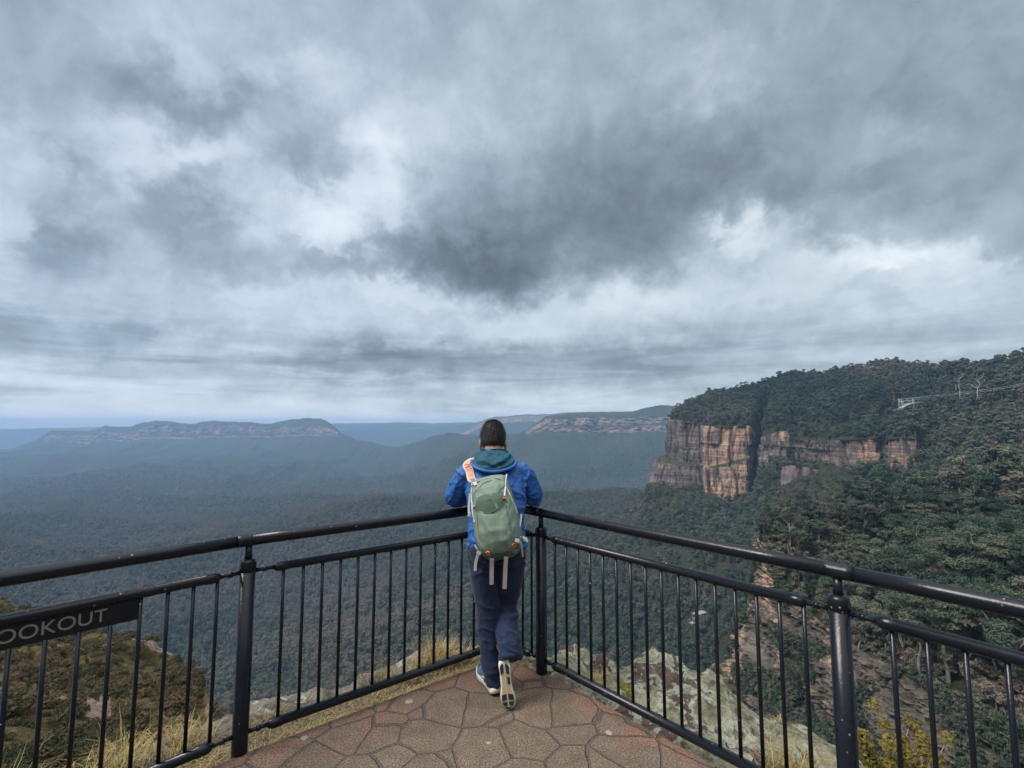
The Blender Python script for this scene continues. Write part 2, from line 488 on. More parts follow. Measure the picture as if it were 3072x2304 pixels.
def mat_cliff(name, near):
    m, nt, b = material(name)
    geo = nt.new('ShaderNodeNewGeometry'); P = geo.outputs['Position']
    sep = nt.new('ShaderNodeSeparateXYZ'); nt.l.new(P, sep.inputs[0])
    k = 2.2 if near else 1.0
    def scaled(a, c):
        v = nt.new('ShaderNodeCombineXYZ')
        nt.l.new(nt.math('MULTIPLY', sep.outputs[0], a * k), v.inputs[0]); nt.l.new(nt.math('MULTIPLY', sep.outputs[1], a * k), v.inputs[1])
        nt.l.new(nt.math('MULTIPLY', sep.outputs[2], c * k), v.inputs[2])
        return v.outputs[0]
    bed = nt.noise(scaled(0.014, 0.13), 1.0, 8, 0.66)
    beds2 = nt.noise(scaled(0.03, 0.9), 1.0, 5, 0.6)
    streak = nt.noise(scaled(0.20, 0.012), 1.0, 6, 0.68)
    wide = nt.noise(scaled(0.05, 0.03), 1.0, 4, 0.6)
    grain = nt.noise(P, 1.3 * k, 6, 0.7)
    base = nt.ramp(bed, [(0.28, (0.080, 0.067, 0.065)), (0.45, (0.140, 0.113, 0.107)), (0.58, (0.180, 0.143, 0.128)), (0.75, (0.215, 0.170, 0.142))])
    if near:
        base = nt.ramp(bed, [(0.28, (0.060, 0.052, 0.044)), (0.45, (0.108, 0.093, 0.077)), (0.58, (0.155, 0.13, 0.105)), (0.75, (0.215, 0.178, 0.138))])
    fresh = nt.ramp(bed, [(0.30, (0.25, 0.15, 0.115)), (0.45, (0.34, 0.22, 0.155)), (0.58, (0.40, 0.275, 0.185)), (0.75, (0.45, 0.34, 0.21))])
    at_ = nt.new('ShaderNodeAttribute', attribute_name='fresh')
    fr = nt.math('ADD', at_.outputs['Fac'], nt.math('MULTIPLY', nt.math('SUBTRACT', wide, 0.53), 2.6))
    fr = nt.math('ADD', fr, nt.math('MULTIPLY', nt.math('SUBTRACT', bed, 0.5), 0.9))
    if near:
        fr = nt.math('SUBTRACT', fr, 0.12)
    col = nt.mix(nt.step(fr, 0.40, 0.75), base, fresh)
    col = nt.mix(nt.math('MULTIPLY', nt.step(streak, 0.46, 0.62), 0.80), col, (0.060, 0.054, 0.056))
    col = nt.mix(nt.math('MULTIPLY', nt.step(nt.math('MULTIPLY', beds2, -1.0), -0.38, -0.33), 0.35 if not near else 0.8), col, (0.045, 0.038, 0.036))
    col = nt.mix(0.4, col, nt.mix(1.0, col, nt.ramp(grain, [(0.25, (0.45, 0.45, 0.45)), (0.75, (1.5, 1.5, 1.5))]), 'MULTIPLY'))
    # scrub on the ledges
    veg = nt.new('ShaderNodeAttribute', attribute_name='veg').outputs['Fac']
    nz = nt.new('ShaderNodeSeparateXYZ'); nt.l.new(geo.outputs['Normal'], nz.inputs[0])
    vv = nt.math('ADD', veg, nt.math('MULTIPLY', nt.math('SUBTRACT', grain, 0.5), 0.8))
    vv = nt.math('ADD', vv, nt.math('MULTIPLY', nt.math('MAXIMUM', nz.outputs[2], 0.0), 0.75))
    col = nt.mix(nt.step(vv, 0.46, 0.62), col, nt.ramp(grain, [(0.3, (0.024, 0.026, 0.015)), (0.7, (0.072, 0.064, 0.038))]))
    nt.l.new(col, b.inputs['Base Color'])
    b.inputs['Roughness'].default_value = 0.93
    b.inputs['Specular IOR Level'].default_value = 0.15
    h = nt.math('ADD', nt.math('MULTIPLY', beds2, 2.0), nt.math('ADD', nt.math('MULTIPLY', grain, 0.9), nt.math('MULTIPLY', streak, 1.0)))
    nt.l.new(nt.bump(h, 0.9, 0.8 / k), b.inputs['Normal'])
    return m
CLIFF = mat_cliff('weathered_sandstone', False)
CLIFF_NEAR = mat_cliff('bedded_sandstone', True)

# ================================================================== THE VALLEY AND THE FAR MESAS (one sheet of terrain)
NA = 940
tx = np.linspace(-1.32, 1.32, NA)            # tangent of the bearing
PXC = CX + F * tx                            # the matching column
def lin(pts, x=PXC):
    p = np.array(pts, float)
    return np.interp(x, p[:, 0], p[:, 1])
PS = [-1100, 0, 400, 800, 1200, 1600, 2000, 2400, 3072, 4200]
def zrow(d, z):
    return (lin([[a, d] for a in PS]), lin(list(zip(PS, z))))
skyline = [(-1100, 1420), (0, 1353), (59, 1341), (118, 1320), (159, 1291), (270, 1293), (323, 1278), (388, 1282), (423, 1269), (470, 1263), (520, 1265), (576, 1272),
           (600, 1267), (646, 1262), (693, 1265), (740, 1266), (811, 1273), (845, 1264), (882, 1257), (930, 1255), (964, 1255), (993, 1270), (1028, 1300), (1081, 1322), (1117, 1325),
           (1170, 1341), (1205, 1339), (1252, 1326), (1300, 1308), (1342, 1299), (1400, 1303), (1470, 1304), (1554, 1302), (1587, 1284), (1619, 1262), (1639, 1247),
           (1729, 1238), (1810, 1238), (1892, 1236), (1932, 1223), (1973, 1217), (2046, 1216), (2300, 1205), (4200, 1190)]
dsky = [(-1100, 4600), (0, 4600), (900, 4700), (1100, 4200), (1205, 3900), (1340, 3500), (1560, 3050), (1650, 2850), (2050, 2750), (4200, 2750)]
DS = lin(dsky); YS = lin(skyline)
YS = YS + 1.6 * fbm(PXC / 16.0, 3.3, 0, 3, 5)
# feet and heads of the cliff bands, as rows below the skyline
ctop = lin([(-1100, 4), (100, 4), (159, 14), (300, 12), (388, 20), (470, 12), (576, 7), (646, 12), (811, 9), (882, 22), (964, 22), (1028, 6), (1100, 3), (1560, 3), (1590, 4), (1639, 8), (1729, 14), (1892, 16), (1973, 34), (2046, 36), (4200, 40)])
cfoot = lin([(-1100, 6), (100, 6), (159, 24), (300, 34), (388, 36), (470, 46), (576, 36), (646, 42), (811, 33), (882, 45), (964, 44), (1028, 9), (1100, 4), (1560, 4), (1590, 16), (1639, 26), (1729, 36), (1892, 38), (1973, 54), (2046, 58), (4200, 60)])
c2top = cfoot + lin([(-1100, 2), (388, 3), (964, 3), (1100, 2), (1590, 3), (1660, 5), (4200, 6)])
c2foot = c2top + lin([(-1100, 1), (159, 2), (388, 6), (600, 6), (964, 4), (1028, 1), (1560, 1), (1600, 3), (1660, 17), (1800, 18), (2046, 22), (4200, 22)])
jit = fbm(PXC / 9.0, 1.7, 0, 3, 9)
cfoot = cfoot + 2.2 * jit; c2foot = c2foot + 1.8 * fbm(PXC / 11.0, 7.7, 0, 3, 19)
recess = 40 * fbm(PXC / 40.0, 9.1, 0, 4, 3)              # buttresses and bays along the wall
def band(off, dd):
    d = DS + dd
    return (d, zat(PXC, YS + off, d))
rows = []      # (d, z, number of rows to the next curve, rock)
rows.append((*zrow(10, [-16] * 10), 6, 0))
rows.append((*zrow(60, [-75, -85, -90, -95, -95, -95, -100, -105, -110, -110]), 26, 0))
rows.append((*zrow(300, [-150, -185, -205, -212, -210, -198, -178, -160, -150, -140]), 60, 0))
rows.append((*zrow(600, [-180, -222, -245, -250, -240, -200, -128, -108, -100, -100]), 70, 0))
rows.append((*zrow(900, [-190, -222, -252, -258, -232, -163, -132, -120, -110, -110]), 60, 0))
rows.append((*zrow(1300, [-220, -255, -258, -240, -222, -228, -200, -180, -160, -160]), 60, 0))
rows.append((*zrow(1900, [-300, -296, -296, -296, -292, -284, -270, -250, -230, -230]), 50, 0))
rows.append((*zrow(2300, [-292, -290, -290, -288, -270, -245, -235, -225, -210, -210]), 50, 0))
rows.append((DS * 0.86, lin([(-1100, -262), (0, -252), (400, -246), (800, -246), (1100, -244), (1205, -236), (1340, -196), (1560, -160), (1700, -150), (2050, -150), (4200, -140)]), 40, 0))
rows.append((*band(c2foot, -75), 10, 0))
rows.append((*band(c2top, -55), 6, 1))
rows.append((*band(cfoot, recess - 12), 18, 0))
rows.append((*band(ctop, recess + 25), 14, 1))
rows.append((*band(0 * ctop, 260), 12, 0))
rows.append((DS + 900, zat(PXC, YS, DS + 900) - 320, 12, 0))
rows.append((np.full(NA, 7000.0), np.full(NA, -330.0), 8, 0))
rows.append((np.full(NA, 10200.0), np.full(NA, -340.0), 1, 0))
D, Z, RK = [], [], []
for (d0, z0, n, rk), (d1, z1, _, rk1) in zip(rows[:-1], rows[1:]):
    for i in range(n):
        t = i / n
        D.append(d0 * (1 - t) + d1 * t); Z.append(z0 * (1 - t) + z1 * t)
    # rock lies between a foot curve (this one) and the head curve (next, rk1 = 1)
        RK.append(np.full(NA, 1.0 if (rk1 == 1 and i > 0) else 0.0))
D.append(rows[-1][0]); Z.append(rows[-1][1]); RK.append(np.zeros(NA))
D, Z, RK = np.array(D), np.array(Z), np.array(RK)
Zs = Z.copy()
for _ in range(60):                                       # round the joins between the curves
    Zs[1:-1] = 0.25 * Zs[:-2] + 0.5 * Zs[1:-1] + 0.25 * Zs[2:]
wsm = smooth(2500, 2100, D)                               # the crags keep their edges
Z = Z * (1 - wsm) + Zs * wsm
X = D * tx[None, :]
und = fbm(X / 520.0, D / 520.0, 0.3, 5, 21)
rdg = 1 - np.abs(fbm(X / 900.0 + 3, D / 700.0, 0.0, 4, 41)) * 1.6
w1 = smooth(150, 700, D) * smooth(4600, 3000, D + 0 * X) * 0.8 + 0.2 * smooth(150, 500, D)
w1 = w1 * smooth(0, 0.12, (DS[None, :] * 0.93 - D) / DS[None, :])
Z = Z + w1 * (26 * und + 46 * (rdg - 0.62))
# gullies run down the long slopes
gly = fbm(X / 170.0 + 0.4 * und, D / 1500.0, 0.0, 4, 77)
Z = Z + smooth(1900, 2600, D) * smooth(0, 0.05, (DS[None, :] * 0.96 - D) / DS[None, :]) * 30 * gly
Z = Z + 1.2 * fbm(X / 14.0, D / 14.0, 0, 2, 5) * smooth(80, 300, D) * smooth(3500, 1800, D)
wall = (RK > 0.5) & (cfoot - ctop > 7)[None, :] & (fbm(X / 60.0, Z / 30.0, 0.0, 3, 61) > -0.75)
RKa = np.where(wall, 1.0, 0.0)
ledge = fbm(X / 25.0, Z / 9.0, D / 200.0, 3, 15)
Dd = D + np.where(RK > 0.5, 10 * ledge, 0)
VAL = np.stack([Dd * tx[None, :], Dd, Z], -1)
me = mesh_np('valley_terrain', VAL, grid_quads(*D.shape)[:, ::1])
attr(me, 'rock', RKa)
valley = obj('valley_terrain', me, LAND_FAR)
tag(valley, kind='structure')

# ------------------------------------------------------------------ farther ranges, layer behind layer
def mountain_range(name, px0, px1, d, prof, depth, seed, rough):
    n = 420
    px = np.linspace(px0, px1, n); t = (px - CX) / F
    ys = np.interp(px, *zip(*prof)) + rough * fbm(px / 22.0, seed * 1.3, 0, 4, seed)
    zt = zat(px, ys, d)
    R = []
    for k, (dd, f) in enumerate([(-0.55, -1), (-0.35, 0.25), (-0.15, 0.6), (-0.04, 0.80), (0.0, 0.84), (0.01, 0.97), (0.03, 0.985), (0.12, 1.0), (0.4, 0.4), (0.9, -1)]):
        dk = d + dd * depth
        # heights measured so that the crest keeps its bearing line
        zk = -335 + (zt * (dk / d if f >= 0.97 else 1) + 335) * max(f, -0.05)
        zk = zk + (14 * fbm(px / 30.0, k * 0.7, 0, 3, seed + 3) if 0 < k < 4 else 0)
        R.append(np.stack([dk * t, np.full(n, dk), zk], -1))
    R = np.array(R)
    me = mesh_np(name, R, grid_quads(*R.shape[:2]))
    rk = np.zeros(R.shape[:2]); rk[4:6] = 0.8 if name == 'plateau' else 0.0
    attr(me, 'rock', rk)
    o = obj(name, me, LAND_FAR)
    tag(o, kind='structure')
    return o
mountain_range('plateau', 1340, 2150, 5300, [(1340, 1310), (1400, 1292), (1430, 1272), (1460, 1256), (1485, 1250), (1525, 1249), (1566, 1244), (1631, 1243), (1660, 1243), (1688, 1238), (1760, 1236), (1900, 1234), (2150, 1230)], 1500, 4, 0.8)
mountain_range('far_plateau', -900, 420, 7600, [(-900, 1296), (0, 1291), (80, 1289), (159, 1288), (250, 1290), (420, 1300)], 1200, 8, 1.2)
mountain_range('near_blue_range', 950, 1560, 7000, [(950, 1290), (1100, 1289), (1200, 1292), (1290, 1286), (1370, 1276), (1420, 1268), (1480, 1258), (1560, 1250)], 1400, 6, 1.4)
mountain_range('blue_range', 700, 1700, 8000, [(700, 1276), (960, 1274), (1060, 1277), (1170, 1273), (1300, 1275), (1440, 1270), (1700, 1268)], 1200, 5, 1.6)
mountain_range('far_blue_range', -1500, 2600, 9200, [(-1500, 1290), (0, 1288), (700, 1272), (960, 1269), (1080, 1270), (1200, 1267), (1290, 1269), (1400, 1267), (2600, 1266)], 900, 12, 1.2)

# ================================================================== THE WOODED HEADLAND ON THE RIGHT
def loft(stations, nrow, ncol_per, smoothk=0):
    """stations: list of lists of 3-D points (same count); returns grid rows x cols, rows run across the points"""
    S = np.array(stations, float)                        # nst, npt, 3
    nst, npt = S.shape[:2]
    cols = []
    seg = np.linalg.norm(np.diff(S[:, npt // 2, :2], axis=0), axis=1)
    u = np.concatenate([[0], np.cumsum(np.maximum(seg, 1.0))])
    uu = np.concatenate([np.linspace(u[i], u[i + 1], ncol_per, endpoint=False) for i in range(nst - 1)] + [[u[-1]]])
    G = np.empty((npt, len(uu), 3))
    for k in range(npt):
        for c in range(3):
            G[k, :, c] = np.interp(uu, u, S[:, k, c])
    for _ in range(smoothk):
        G[:, 1:-1] = 0.25 * G[:, :-2] + 0.5 * G[:, 1:-1] + 0.25 * G[:, 2:]
    out = []
    for k in range(npt - 1):
        for i in range(nrow[k]):
            t = i / nrow[k]
            out.append(G[k] * (1 - t) + G[k + 1] * t)
    out.append(G[-1])
    return np.array(out), uu

# px, d, head row, foot row, fresh | crest px, row, d | toe of the talus px, row, d
ST = [(2090, 830, 1246, 1420, 0.0, 2100, 1216, 850, 2060, 1500, 760),
      (2012, 735, 1255, 1440, 0.1, 2040, 1228, 760, 1900, 1545, 660),
      (2008, 705, 1258, 1455, 0.15, 2050, 1212, 765, 1890, 1600, 600),
      (2045, 675, 1262, 1466, 0.1, 2075, 1198, 765, 1930, 1640, 540),
      (2062, 668, 1268, 1470, 0.2, 2110, 1186, 765, 1980, 1650, 520),
      (2112, 652, 1276, 1468, 0.1, 2160, 1170, 765, 2050, 1660, 490),
      (2122, 622, 1278, 1490, 0.9, 2190, 1162, 760, 2080, 1670, 470),
      (2180, 604, 1280, 1500, 1.0, 2230, 1152, 755, 2130, 1680, 450),
      (2245, 590, 1276, 1496, 0.9, 2270, 1143, 750, 2190, 1690, 430),
      (2258, 606, 1290, 1470, 0.2, 2300, 1136, 745, 2210, 1690, 425),
      (2275, 645, 1340, 1420, 0.0, 2325, 1131, 740, 2230, 1690, 420),
      (2286, 580, 1312, 1402, 0.6, 2350, 1125, 735, 2260, 1690, 400),
      (2318, 560, 1300, 1398, 0.2, 2380, 1120, 730, 2290, 1690, 385),
      (2346, 548, 1292, 1398, 0.8, 2403, 1117, 725, 2310, 1690, 370),
      (2362, 532, 1296, 1400, 0.7, 2425, 1114, 720, 2330, 1690, 355),
      (2374, 528, 1318, 1392, 0.0, 2445, 1111, 715, 2340, 1690, 350),
      (2450, 490, 1322, 1388, 0.1, 2480, 1107, 705, 2400, 1680, 310),
      (2520, 460, 1320, 1400, 0.3, 2540, 1102, 695, 2470, 1670, 280),
      (2560, 446, 1318, 1412, 0.8, 2580, 1099, 685, 2520, 1660, 265),
      (2628, 430, 1316, 1412, 0.9, 2630, 1097, 675, 2580, 1650, 255),
      (2642, 440, 1344, 1372, 0.1, 2650, 1096, 665, 2600, 1650, 250),
      (2664, 420, 1318, 1430, 0.5, 2690, 1095, 650, 2630, 1640, 245),
      (2722, 404, 1312, 1432, 1.0, 2750, 1098, 620, 2690, 1630, 235),
      (2748, 398, 1318, 1424, 0.7, 2790, 1100, 590, 2720, 1620, 230),
      (2765, 408, 1340, 1372, 0.0, 2810, 1099, 570, 2740, 1615, 228),
      (2830, 388, 1356, 1364, 0.2, 2860, 1092, 540, 2800, 1600, 222),
      (2980, 360, 1366, 1371, 0.0, 2960, 1076, 480, 2950, 1580, 205),
      (3100, 345, 1376, 1381, 0.0, 3080, 1064, 440, 3080, 1560, 195),
      (3500, 320, 1390, 1394, 0.0, 3500, 1030, 390, 3500, 1540, 185),
      (4300, 280, 1400, 1404, 0.0, 4300, 990, 330, 4300, 1520, 175)]
talus_st, hill_st, wall_st = [], [], []
for (px, d, yt, yf, fr, cx_, cy_, cd, tx_, ty_, td) in ST:
    foot_px = px - (55 if px < 2030 and d < 800 else 30 if px in (2045, 2062) else 0)      # the nose steps out towards its foot
    T = at(px, yt, d); Ft = at(foot_px, yf, d * 0.985 if foot_px != px else d * 0.992)
    Cr = at(cx_, cy_ + 14, cd)                           # trees stand on the crest
    toe = at(tx_, ty_, td)
    talus_st.append([toe + np.array([-70.0, -40.0, -110.0]), toe, toe * 0.55 + Ft * 0.45 + np.array([0, 0, -4.0]), Ft + np.array([2.0, 4.0, 1.0])])
    inn = T + (Cr - T) / np.linalg.norm((Cr - T)[:2]) * 6
    mid = T * 0.5 + Cr * 0.5 + np.array([0, 0, 6.0])
    beh = Cr + np.array([60, 110, -18.0])
    hill_st.append([T + np.array([0, 0, -0.5]), inn + np.array([0, 0, 1.5]), mid, Cr, beh, beh + np.array([80, 160, -70.0])])
    # a scrub-grown ledge part way down: the lower half stands forward of the upper
    brk = 0.50 + 0.10 * math.sin(px * 0.013)
    M1 = at(px, yt + (yf - yt) * brk, d)
    M2 = at(px - (34 if foot_px != px else 3), yt + (yf - yt) * (brk + 0.05), d * (0.988 if foot_px != px else 0.993))
    wall_st.append([Ft, M2, M1, T])
HILL, uu = loft(hill_st, [3, 26, 26, 10, 8], 26, 3)
TAL, _ = loft(talus_st, [20, 30, 24], 26, 3)
def rough(G, a, s, seed):
    G = G.copy(); G[..., 2] += a * fbm(G[..., 0] / s, G[..., 1] / s, 0, 4, seed); return G
HILL[4:] = rough(HILL[4:], 5.0, 60.0, 31)
TAL[:-3] = rough(TAL[:-3], 5.0, 45.0, 33)
me = mesh_np('wooded_headland', HILL, grid_quads(*HILL.shape[:2]))
attr(me, 'rock', np.zeros(HILL.shape[:2]))
headland = obj('wooded_headland', me, LAND_NEAR); tag(headland, kind='structure')
me = mesh_np('talus_slope', TAL, grid_quads(*TAL.shape[:2]))
attr(me, 'rock', np.zeros(TAL.shape[:2]))
talus = obj('talus_slope', me, LAND_NEAR); tag(talus, kind='structure')

def wall_mesh(name, st, fr, nv, ncol, mat, amp, bedh, seed, vegbase=0.0, lean=0.0, shelf=None, kv=1.0, bedk=0.07, bedj=0.16):
    """a cliff: st is a list of [foot, head]; beds stand proud or recede, joints cut it into pillars"""
    npt = len(st[0])
    G, u = loft(st, [nv] if npt == 2 else [int(nv * 0.44), 8, int(nv * 0.5)], ncol, 1)
    frs = np.interp(u, np.linspace(0, u[-1], len(fr)) if False else np.concatenate([[0], np.cumsum(np.maximum(np.linalg.norm(np.diff(np.array(st)[:, npt // 2, :2], axis=0), axis=1), 1.0))]), fr)
    h = G[..., 2]; s = np.broadcast_to(u[None, :], h.shape)
    tangent = np.gradient(G[..., :2].mean(0), axis=0)
    nrm = np.stack([-tangent[:, 1], tangent[:, 0]], -1); nrm /= np.linalg.norm(nrm, axis=1)[:, None] + 1e-9
    mid = G[..., :2].mean(0)
    flip = np.sign((nrm * (-mid)).sum(1)); nrm *= flip[:, None]      # towards the lookout
    # beds of differing hardness
    bz = h / bedh + 0.35 * fbm(s / (bedh * 9), h / (bedh * 6), 0, 2, seed)
    bed = _hash(np.floor(bz).astype(int), np.zeros(h.shape, int), np.zeros(h.shape, int), seed) - 0.5
    bed2 = fbm(s / (bedh * 14), bz * 0.9, 0, 3, seed + 5)
    # vertical joints: pillars
    jw = bedh * 3.2
    jc = s / jw + 0.5 * fbm(s / (jw * 2), h / (jw * 5), 0, 2, seed + 9)
    pil = _hash(np.floor(jc).astype(int), np.floor(h / (bedh * (5 if bedk > 0.5 else 11)) + 0.4).astype(int), np.zeros(h.shape, int), seed + 2) - 0.5
    crack = np.exp(-((jc - np.round(jc)) / 0.06) ** 2)
    small = fbm(s / (bedh * 0.55), h / (bedh * (0.5 if bedk > 0.5 else 2.6)), 0, 4, seed + 11)
    off = amp * (bedk * bed + bedj * bed2 + 1.25 * pil - 1.0 * crack + 0.4 * small)
    vv = np.linspace(0, 1, G.shape[0])[:, None]
    off = off * smooth(0, 0.04, vv) * smooth(1.0, 0.97, vv)
    lean_off = lean * (1 - vv)
    if shelf is not None:                                  # stepped profile: vertical bands between sloping scrub shelves
        lean_off = lean_off + np.interp(vv, *shelf)
    G[..., :2] += (off + lean_off)[..., None] * nrm[None]
    me = mesh_np(name, G, grid_quads(*G.shape[:2]))
    attr(me, 'fresh', np.broadcast_to(frs[None], h.shape))
    vg = vegbase + 0.30 * fbm(s / (bedh * 7), h / (bedh * 4) * kv, 0, 4, seed + 21) - 0.25 * frs[None]
    if npt > 2:
        vg = vg + 0.34 * np.exp(-((vv - 0.46) / 0.035) ** 2) * (0.6 + fbm(s / 30.0, vv * 0, 0, 3, seed + 31))
    attr(me, 'veg', vg)
    return me, G, vg
frs = [s[4] * 0.95 - 0.05 for s in ST]
me, WALLG, WALLV = wall_mesh('headland_cliff', wall_st, frs, 150, 40, CLIFF, 4.0, 5.5, 51, 0.05)
cliff = obj('headland_cliff', me, CLIFF); tag(cliff, kind='structure')
# grey overhang under the ledges, with the shelf behind it closed
st3 = [[at(2340, 1440, 505), at(2346, 1400, 512)], [at(2352, 1476, 486), at(2352, 1398, 494)], [at(2374, 1520, 470), at(2372, 1396, 486)], [at(2384, 1474, 478), at(2390, 1398, 480)],
       [at(2430, 1480, 468), at(2432, 1404, 470)], [at(2490, 1496, 452), at(2490, 1424, 455)], [at(2516, 1490, 446), at(2524, 1450, 450)], [at(2545, 1485, 442), at(2550, 1476, 446)]]
me, W3G, W3V = wall_mesh('grey_cliff', st3, [0.1, 0.15, 0.2, 0.15, 0.1, 0.2, 0.35, 0.3], 80, 30, CLIFF, 2.2, 6.5, 67, -0.35)
o = obj('grey_cliff', me, CLIFF); tag(o, kind='structure')
top = np.array([W3G[-1], W3G[-1] + np.array([6, 12, -0.5]), W3G[-1] + np.array([30, 75, -9])])
me = mesh_np('cliff_shelf', top, grid_quads(*top.shape[:2])); attr(me, 'rock', np.zeros(top.shape[:2]))
o = obj('cliff_shelf', me, LAND_NEAR); tag(o, kind='structure')
SHELF = top

# ------------------------------------------------------------------ near spur: a stepped wall below the hillside on the right
#      x,   y,  head z, foot z
NSP = [(150, 215, -62, -120), (112, 190, -50, -118), (90, 172, -40, -115), (84, 164, -34, -112), (82, 156, -37, -110), (79, 140, -47, -108), (80, 124, -50, -105), (77, 108, -48, -100), (74, 92, -45, -98),
       (73, 76, -43, -95), (76, 60, -40, -90), (80, 40, -36, -85), (84, 15, -30, -80)]
wst = [[np.array([x, y, zf]), np.array([x, y, zh])] for x, y, zh, zf in NSP]
wst = [[a - np.array([0, 0, 0]), b] for a, b in wst]
prof = ([0.0, 0.16, 0.34, 0.42, 0.60, 0.64, 0.86, 0.90, 1.0], [24.0, 22.0, 20.5, 11.0, 9.5, 4.5, 3.5, 1.2, 0.0])
me, NWG, NWV = wall_mesh('spur_cliff', wst, [0.1, 0.1, 0.55, 0.8, 0.7, 0.45, 0.7, 0.4, 0.15, 0.1, 0.1, 0.0, 0.0], 400, 60, CLIFF_NEAR, 1.5, 1.5, 81, 0.12, shelf=prof, bedk=1.0, bedj=0.7)
o = obj('spur_cliff', me, CLIFF_NEAR); tag(o, kind='structure')
hst = []
for x, y, zh, zf in NSP:
    hst.append([np.array([x, y, zh - 0.3]), np.array([x + 8, y + 2, zh + 2.0]), np.array([x + 55, y + 12, zh + 11.0 - 8.0 * float(smooth(112, 150, y)) - max(0, y - 160) * 0.16]),
                np.array([x + 150, y + 30, zh + 22.0 - max(0, y - 160) * 0.25]), np.array([x + 330, y + 60, zh + 38.0 - max(0, y - 160) * 0.25])])
# the spur falls away to a wooded gully behind
hst.insert(0, [np.array([175, 260, -92.0]), np.array([185, 262, -90.0]), np.array([230, 270, -82.0]), np.array([320, 290, -70.0]), np.array([480, 310, -55.0])])
NSH, _ = loft(hst, [3, 24, 30, 20], 20, 4)
NSH[3:] = rough(NSH[3:], 3.0, 30.0, 35)
me = mesh_np('spur_hillside', NSH, grid_quads(*NSH.shape[:2])); attr(me, 'rock', np.zeros(NSH.shape[:2]))
o = obj('spur_hillside', me, LAND_NEAR); tag(o, kind='structure')
# ================================================================== TREES
def mat_foliage(name, stops, spread=0.5):
    m, nt, b = material(name)
    info = nt.new('ShaderNodeObjectInfo')
    inst = nt.new('ShaderNodeAttribute', attribute_name='tint', attribute_type='INSTANCER')
    geo = nt.new('ShaderNodeNewGeometry')
    tone = nt.math('ADD', inst.outputs['Fac'], nt.math('MULTIPLY', nt.math('SUBTRACT', info.outputs['Random'], 0.5), spread))
    leaf = nt.new('ShaderNodeAttribute', attribute_name='leaf').outputs['Fac']
    tone = nt.math('ADD', tone, nt.math('MULTIPLY', nt.math('SUBTRACT', leaf, 0.5), 0.45))
    col = nt.ramp(tone, stops)
    nt.l.new(col, b.inputs['Base Color'])
    b.inputs['Roughness'].default_value = 0.7
    b.inputs['Specular IOR Level'].default_value = 0.25
    tr = nt.new('ShaderNodeBsdfTranslucent'); nt.l.new(col, tr.inputs[0])
    mx = nt.new('ShaderNodeMixShader'); mx.inputs[0].default_value = 0.3
    out = m.node_tree.nodes['Material Output']
    nt.l.new(b.outputs[0], mx.inputs[1]); nt.l.new(tr.outputs[0], mx.inputs[2]); nt.l.new(mx.outputs[0], out.inputs[0])
    return m
FOLIAGE = mat_foliage('gum_foliage', [(0.0, (0.024, 0.050, 0.036)), (0.3, (0.052, 0.080, 0.055)), (0.55, (0.092, 0.114, 0.074)), (0.8, (0.142, 0.138, 0.104)), (1.0, (0.172, 0.145, 0.115))])
def mat_bark(name, a, c):
    m, nt, b = material(name)
    tcn = nt.new('ShaderNodeTexCoord')
    n = nt.noise(tcn.outputs['Object'], 1.2, 5, 0.65)
    nt.l.new(nt.ramp(n, [(0.3, a), (0.7, c)]), b.inputs['Base Color'])
    b.inputs['Roughness'].default_value = 0.85
    return m
BARK = mat_bark('pale_bark', (0.085, 0.075, 0.065), (0.27, 0.245, 0.215))
DEADWOOD = mat_bark('bleached_wood', (0.22, 0.21, 0.20), (0.42, 0.41, 0.40))

def leaf_set(rng, centers, radii, n, size, up=0.35):
    """n small pointed leaf clumps on and in the clumps; returns V, Q"""
    k = rng.integers(0, len(centers), n)
    w = np.array([r[0] * r[1] for r in radii]); w = w / w.sum()
    k = rng.choice(len(centers), n, p=w)
    v = rng.normal(size=(n, 3)); v /= np.linalg.norm(v, axis=1)[:, None]
    v[:, 2] = np.where(v[:, 2] < -0.35, -v[:, 2] * 0.6, v[:, 2])
    rr = rng.uniform(0.55, 1.05, n) ** 0.6
    c = np.array(centers)[k] + v * np.array(radii)[k] * rr[:, None]
    nrm = v + rng.normal(size=(n, 3)) * 0.55 + np.array([0, 0, up])
    nrm /= np.linalg.norm(nrm, axis=1)[:, None]
    t = np.cross(nrm, rng.normal(size=(n, 3))); t /= np.linalg.norm(t, axis=1)[:, None] + 1e-9
    bt = np.cross(nrm, t)
    s = size * rng.uniform(0.6, 1.35, n)[:, None]
    V = np.stack([c - t * s, c - bt * s * 0.5 + nrm * s * 0.12, c + t * s, c + bt * s * 0.5 + nrm * s * 0.12], 1).reshape(-1, 3)
    Q = np.arange(4 * n).reshape(-1, 4)
    shade = np.repeat(rng.uniform(0, 1, n) * 0.5 + 0.5 * np.repeat(rng.uniform(0, 1, len(centers))[None], n, 0)[np.arange(n), k], 4)
    return V, Q, shade

def limb(mb, rng, a, b, r0, r1, seg=5, bend=0.12):
    a, b = np.array(a, float), np.array(b, float)
    L = np.linalg.norm(b - a)
    P = [a + (b - a) * t + (rng.normal(size=3) * bend * L * math.sin(math.pi * t) * 0.5 if 0 < t < 1 else 0) for t in np.linspace(0, 1, seg)]
    mb.tube(P, np.linspace(r0, r1, seg), 6)
    return P

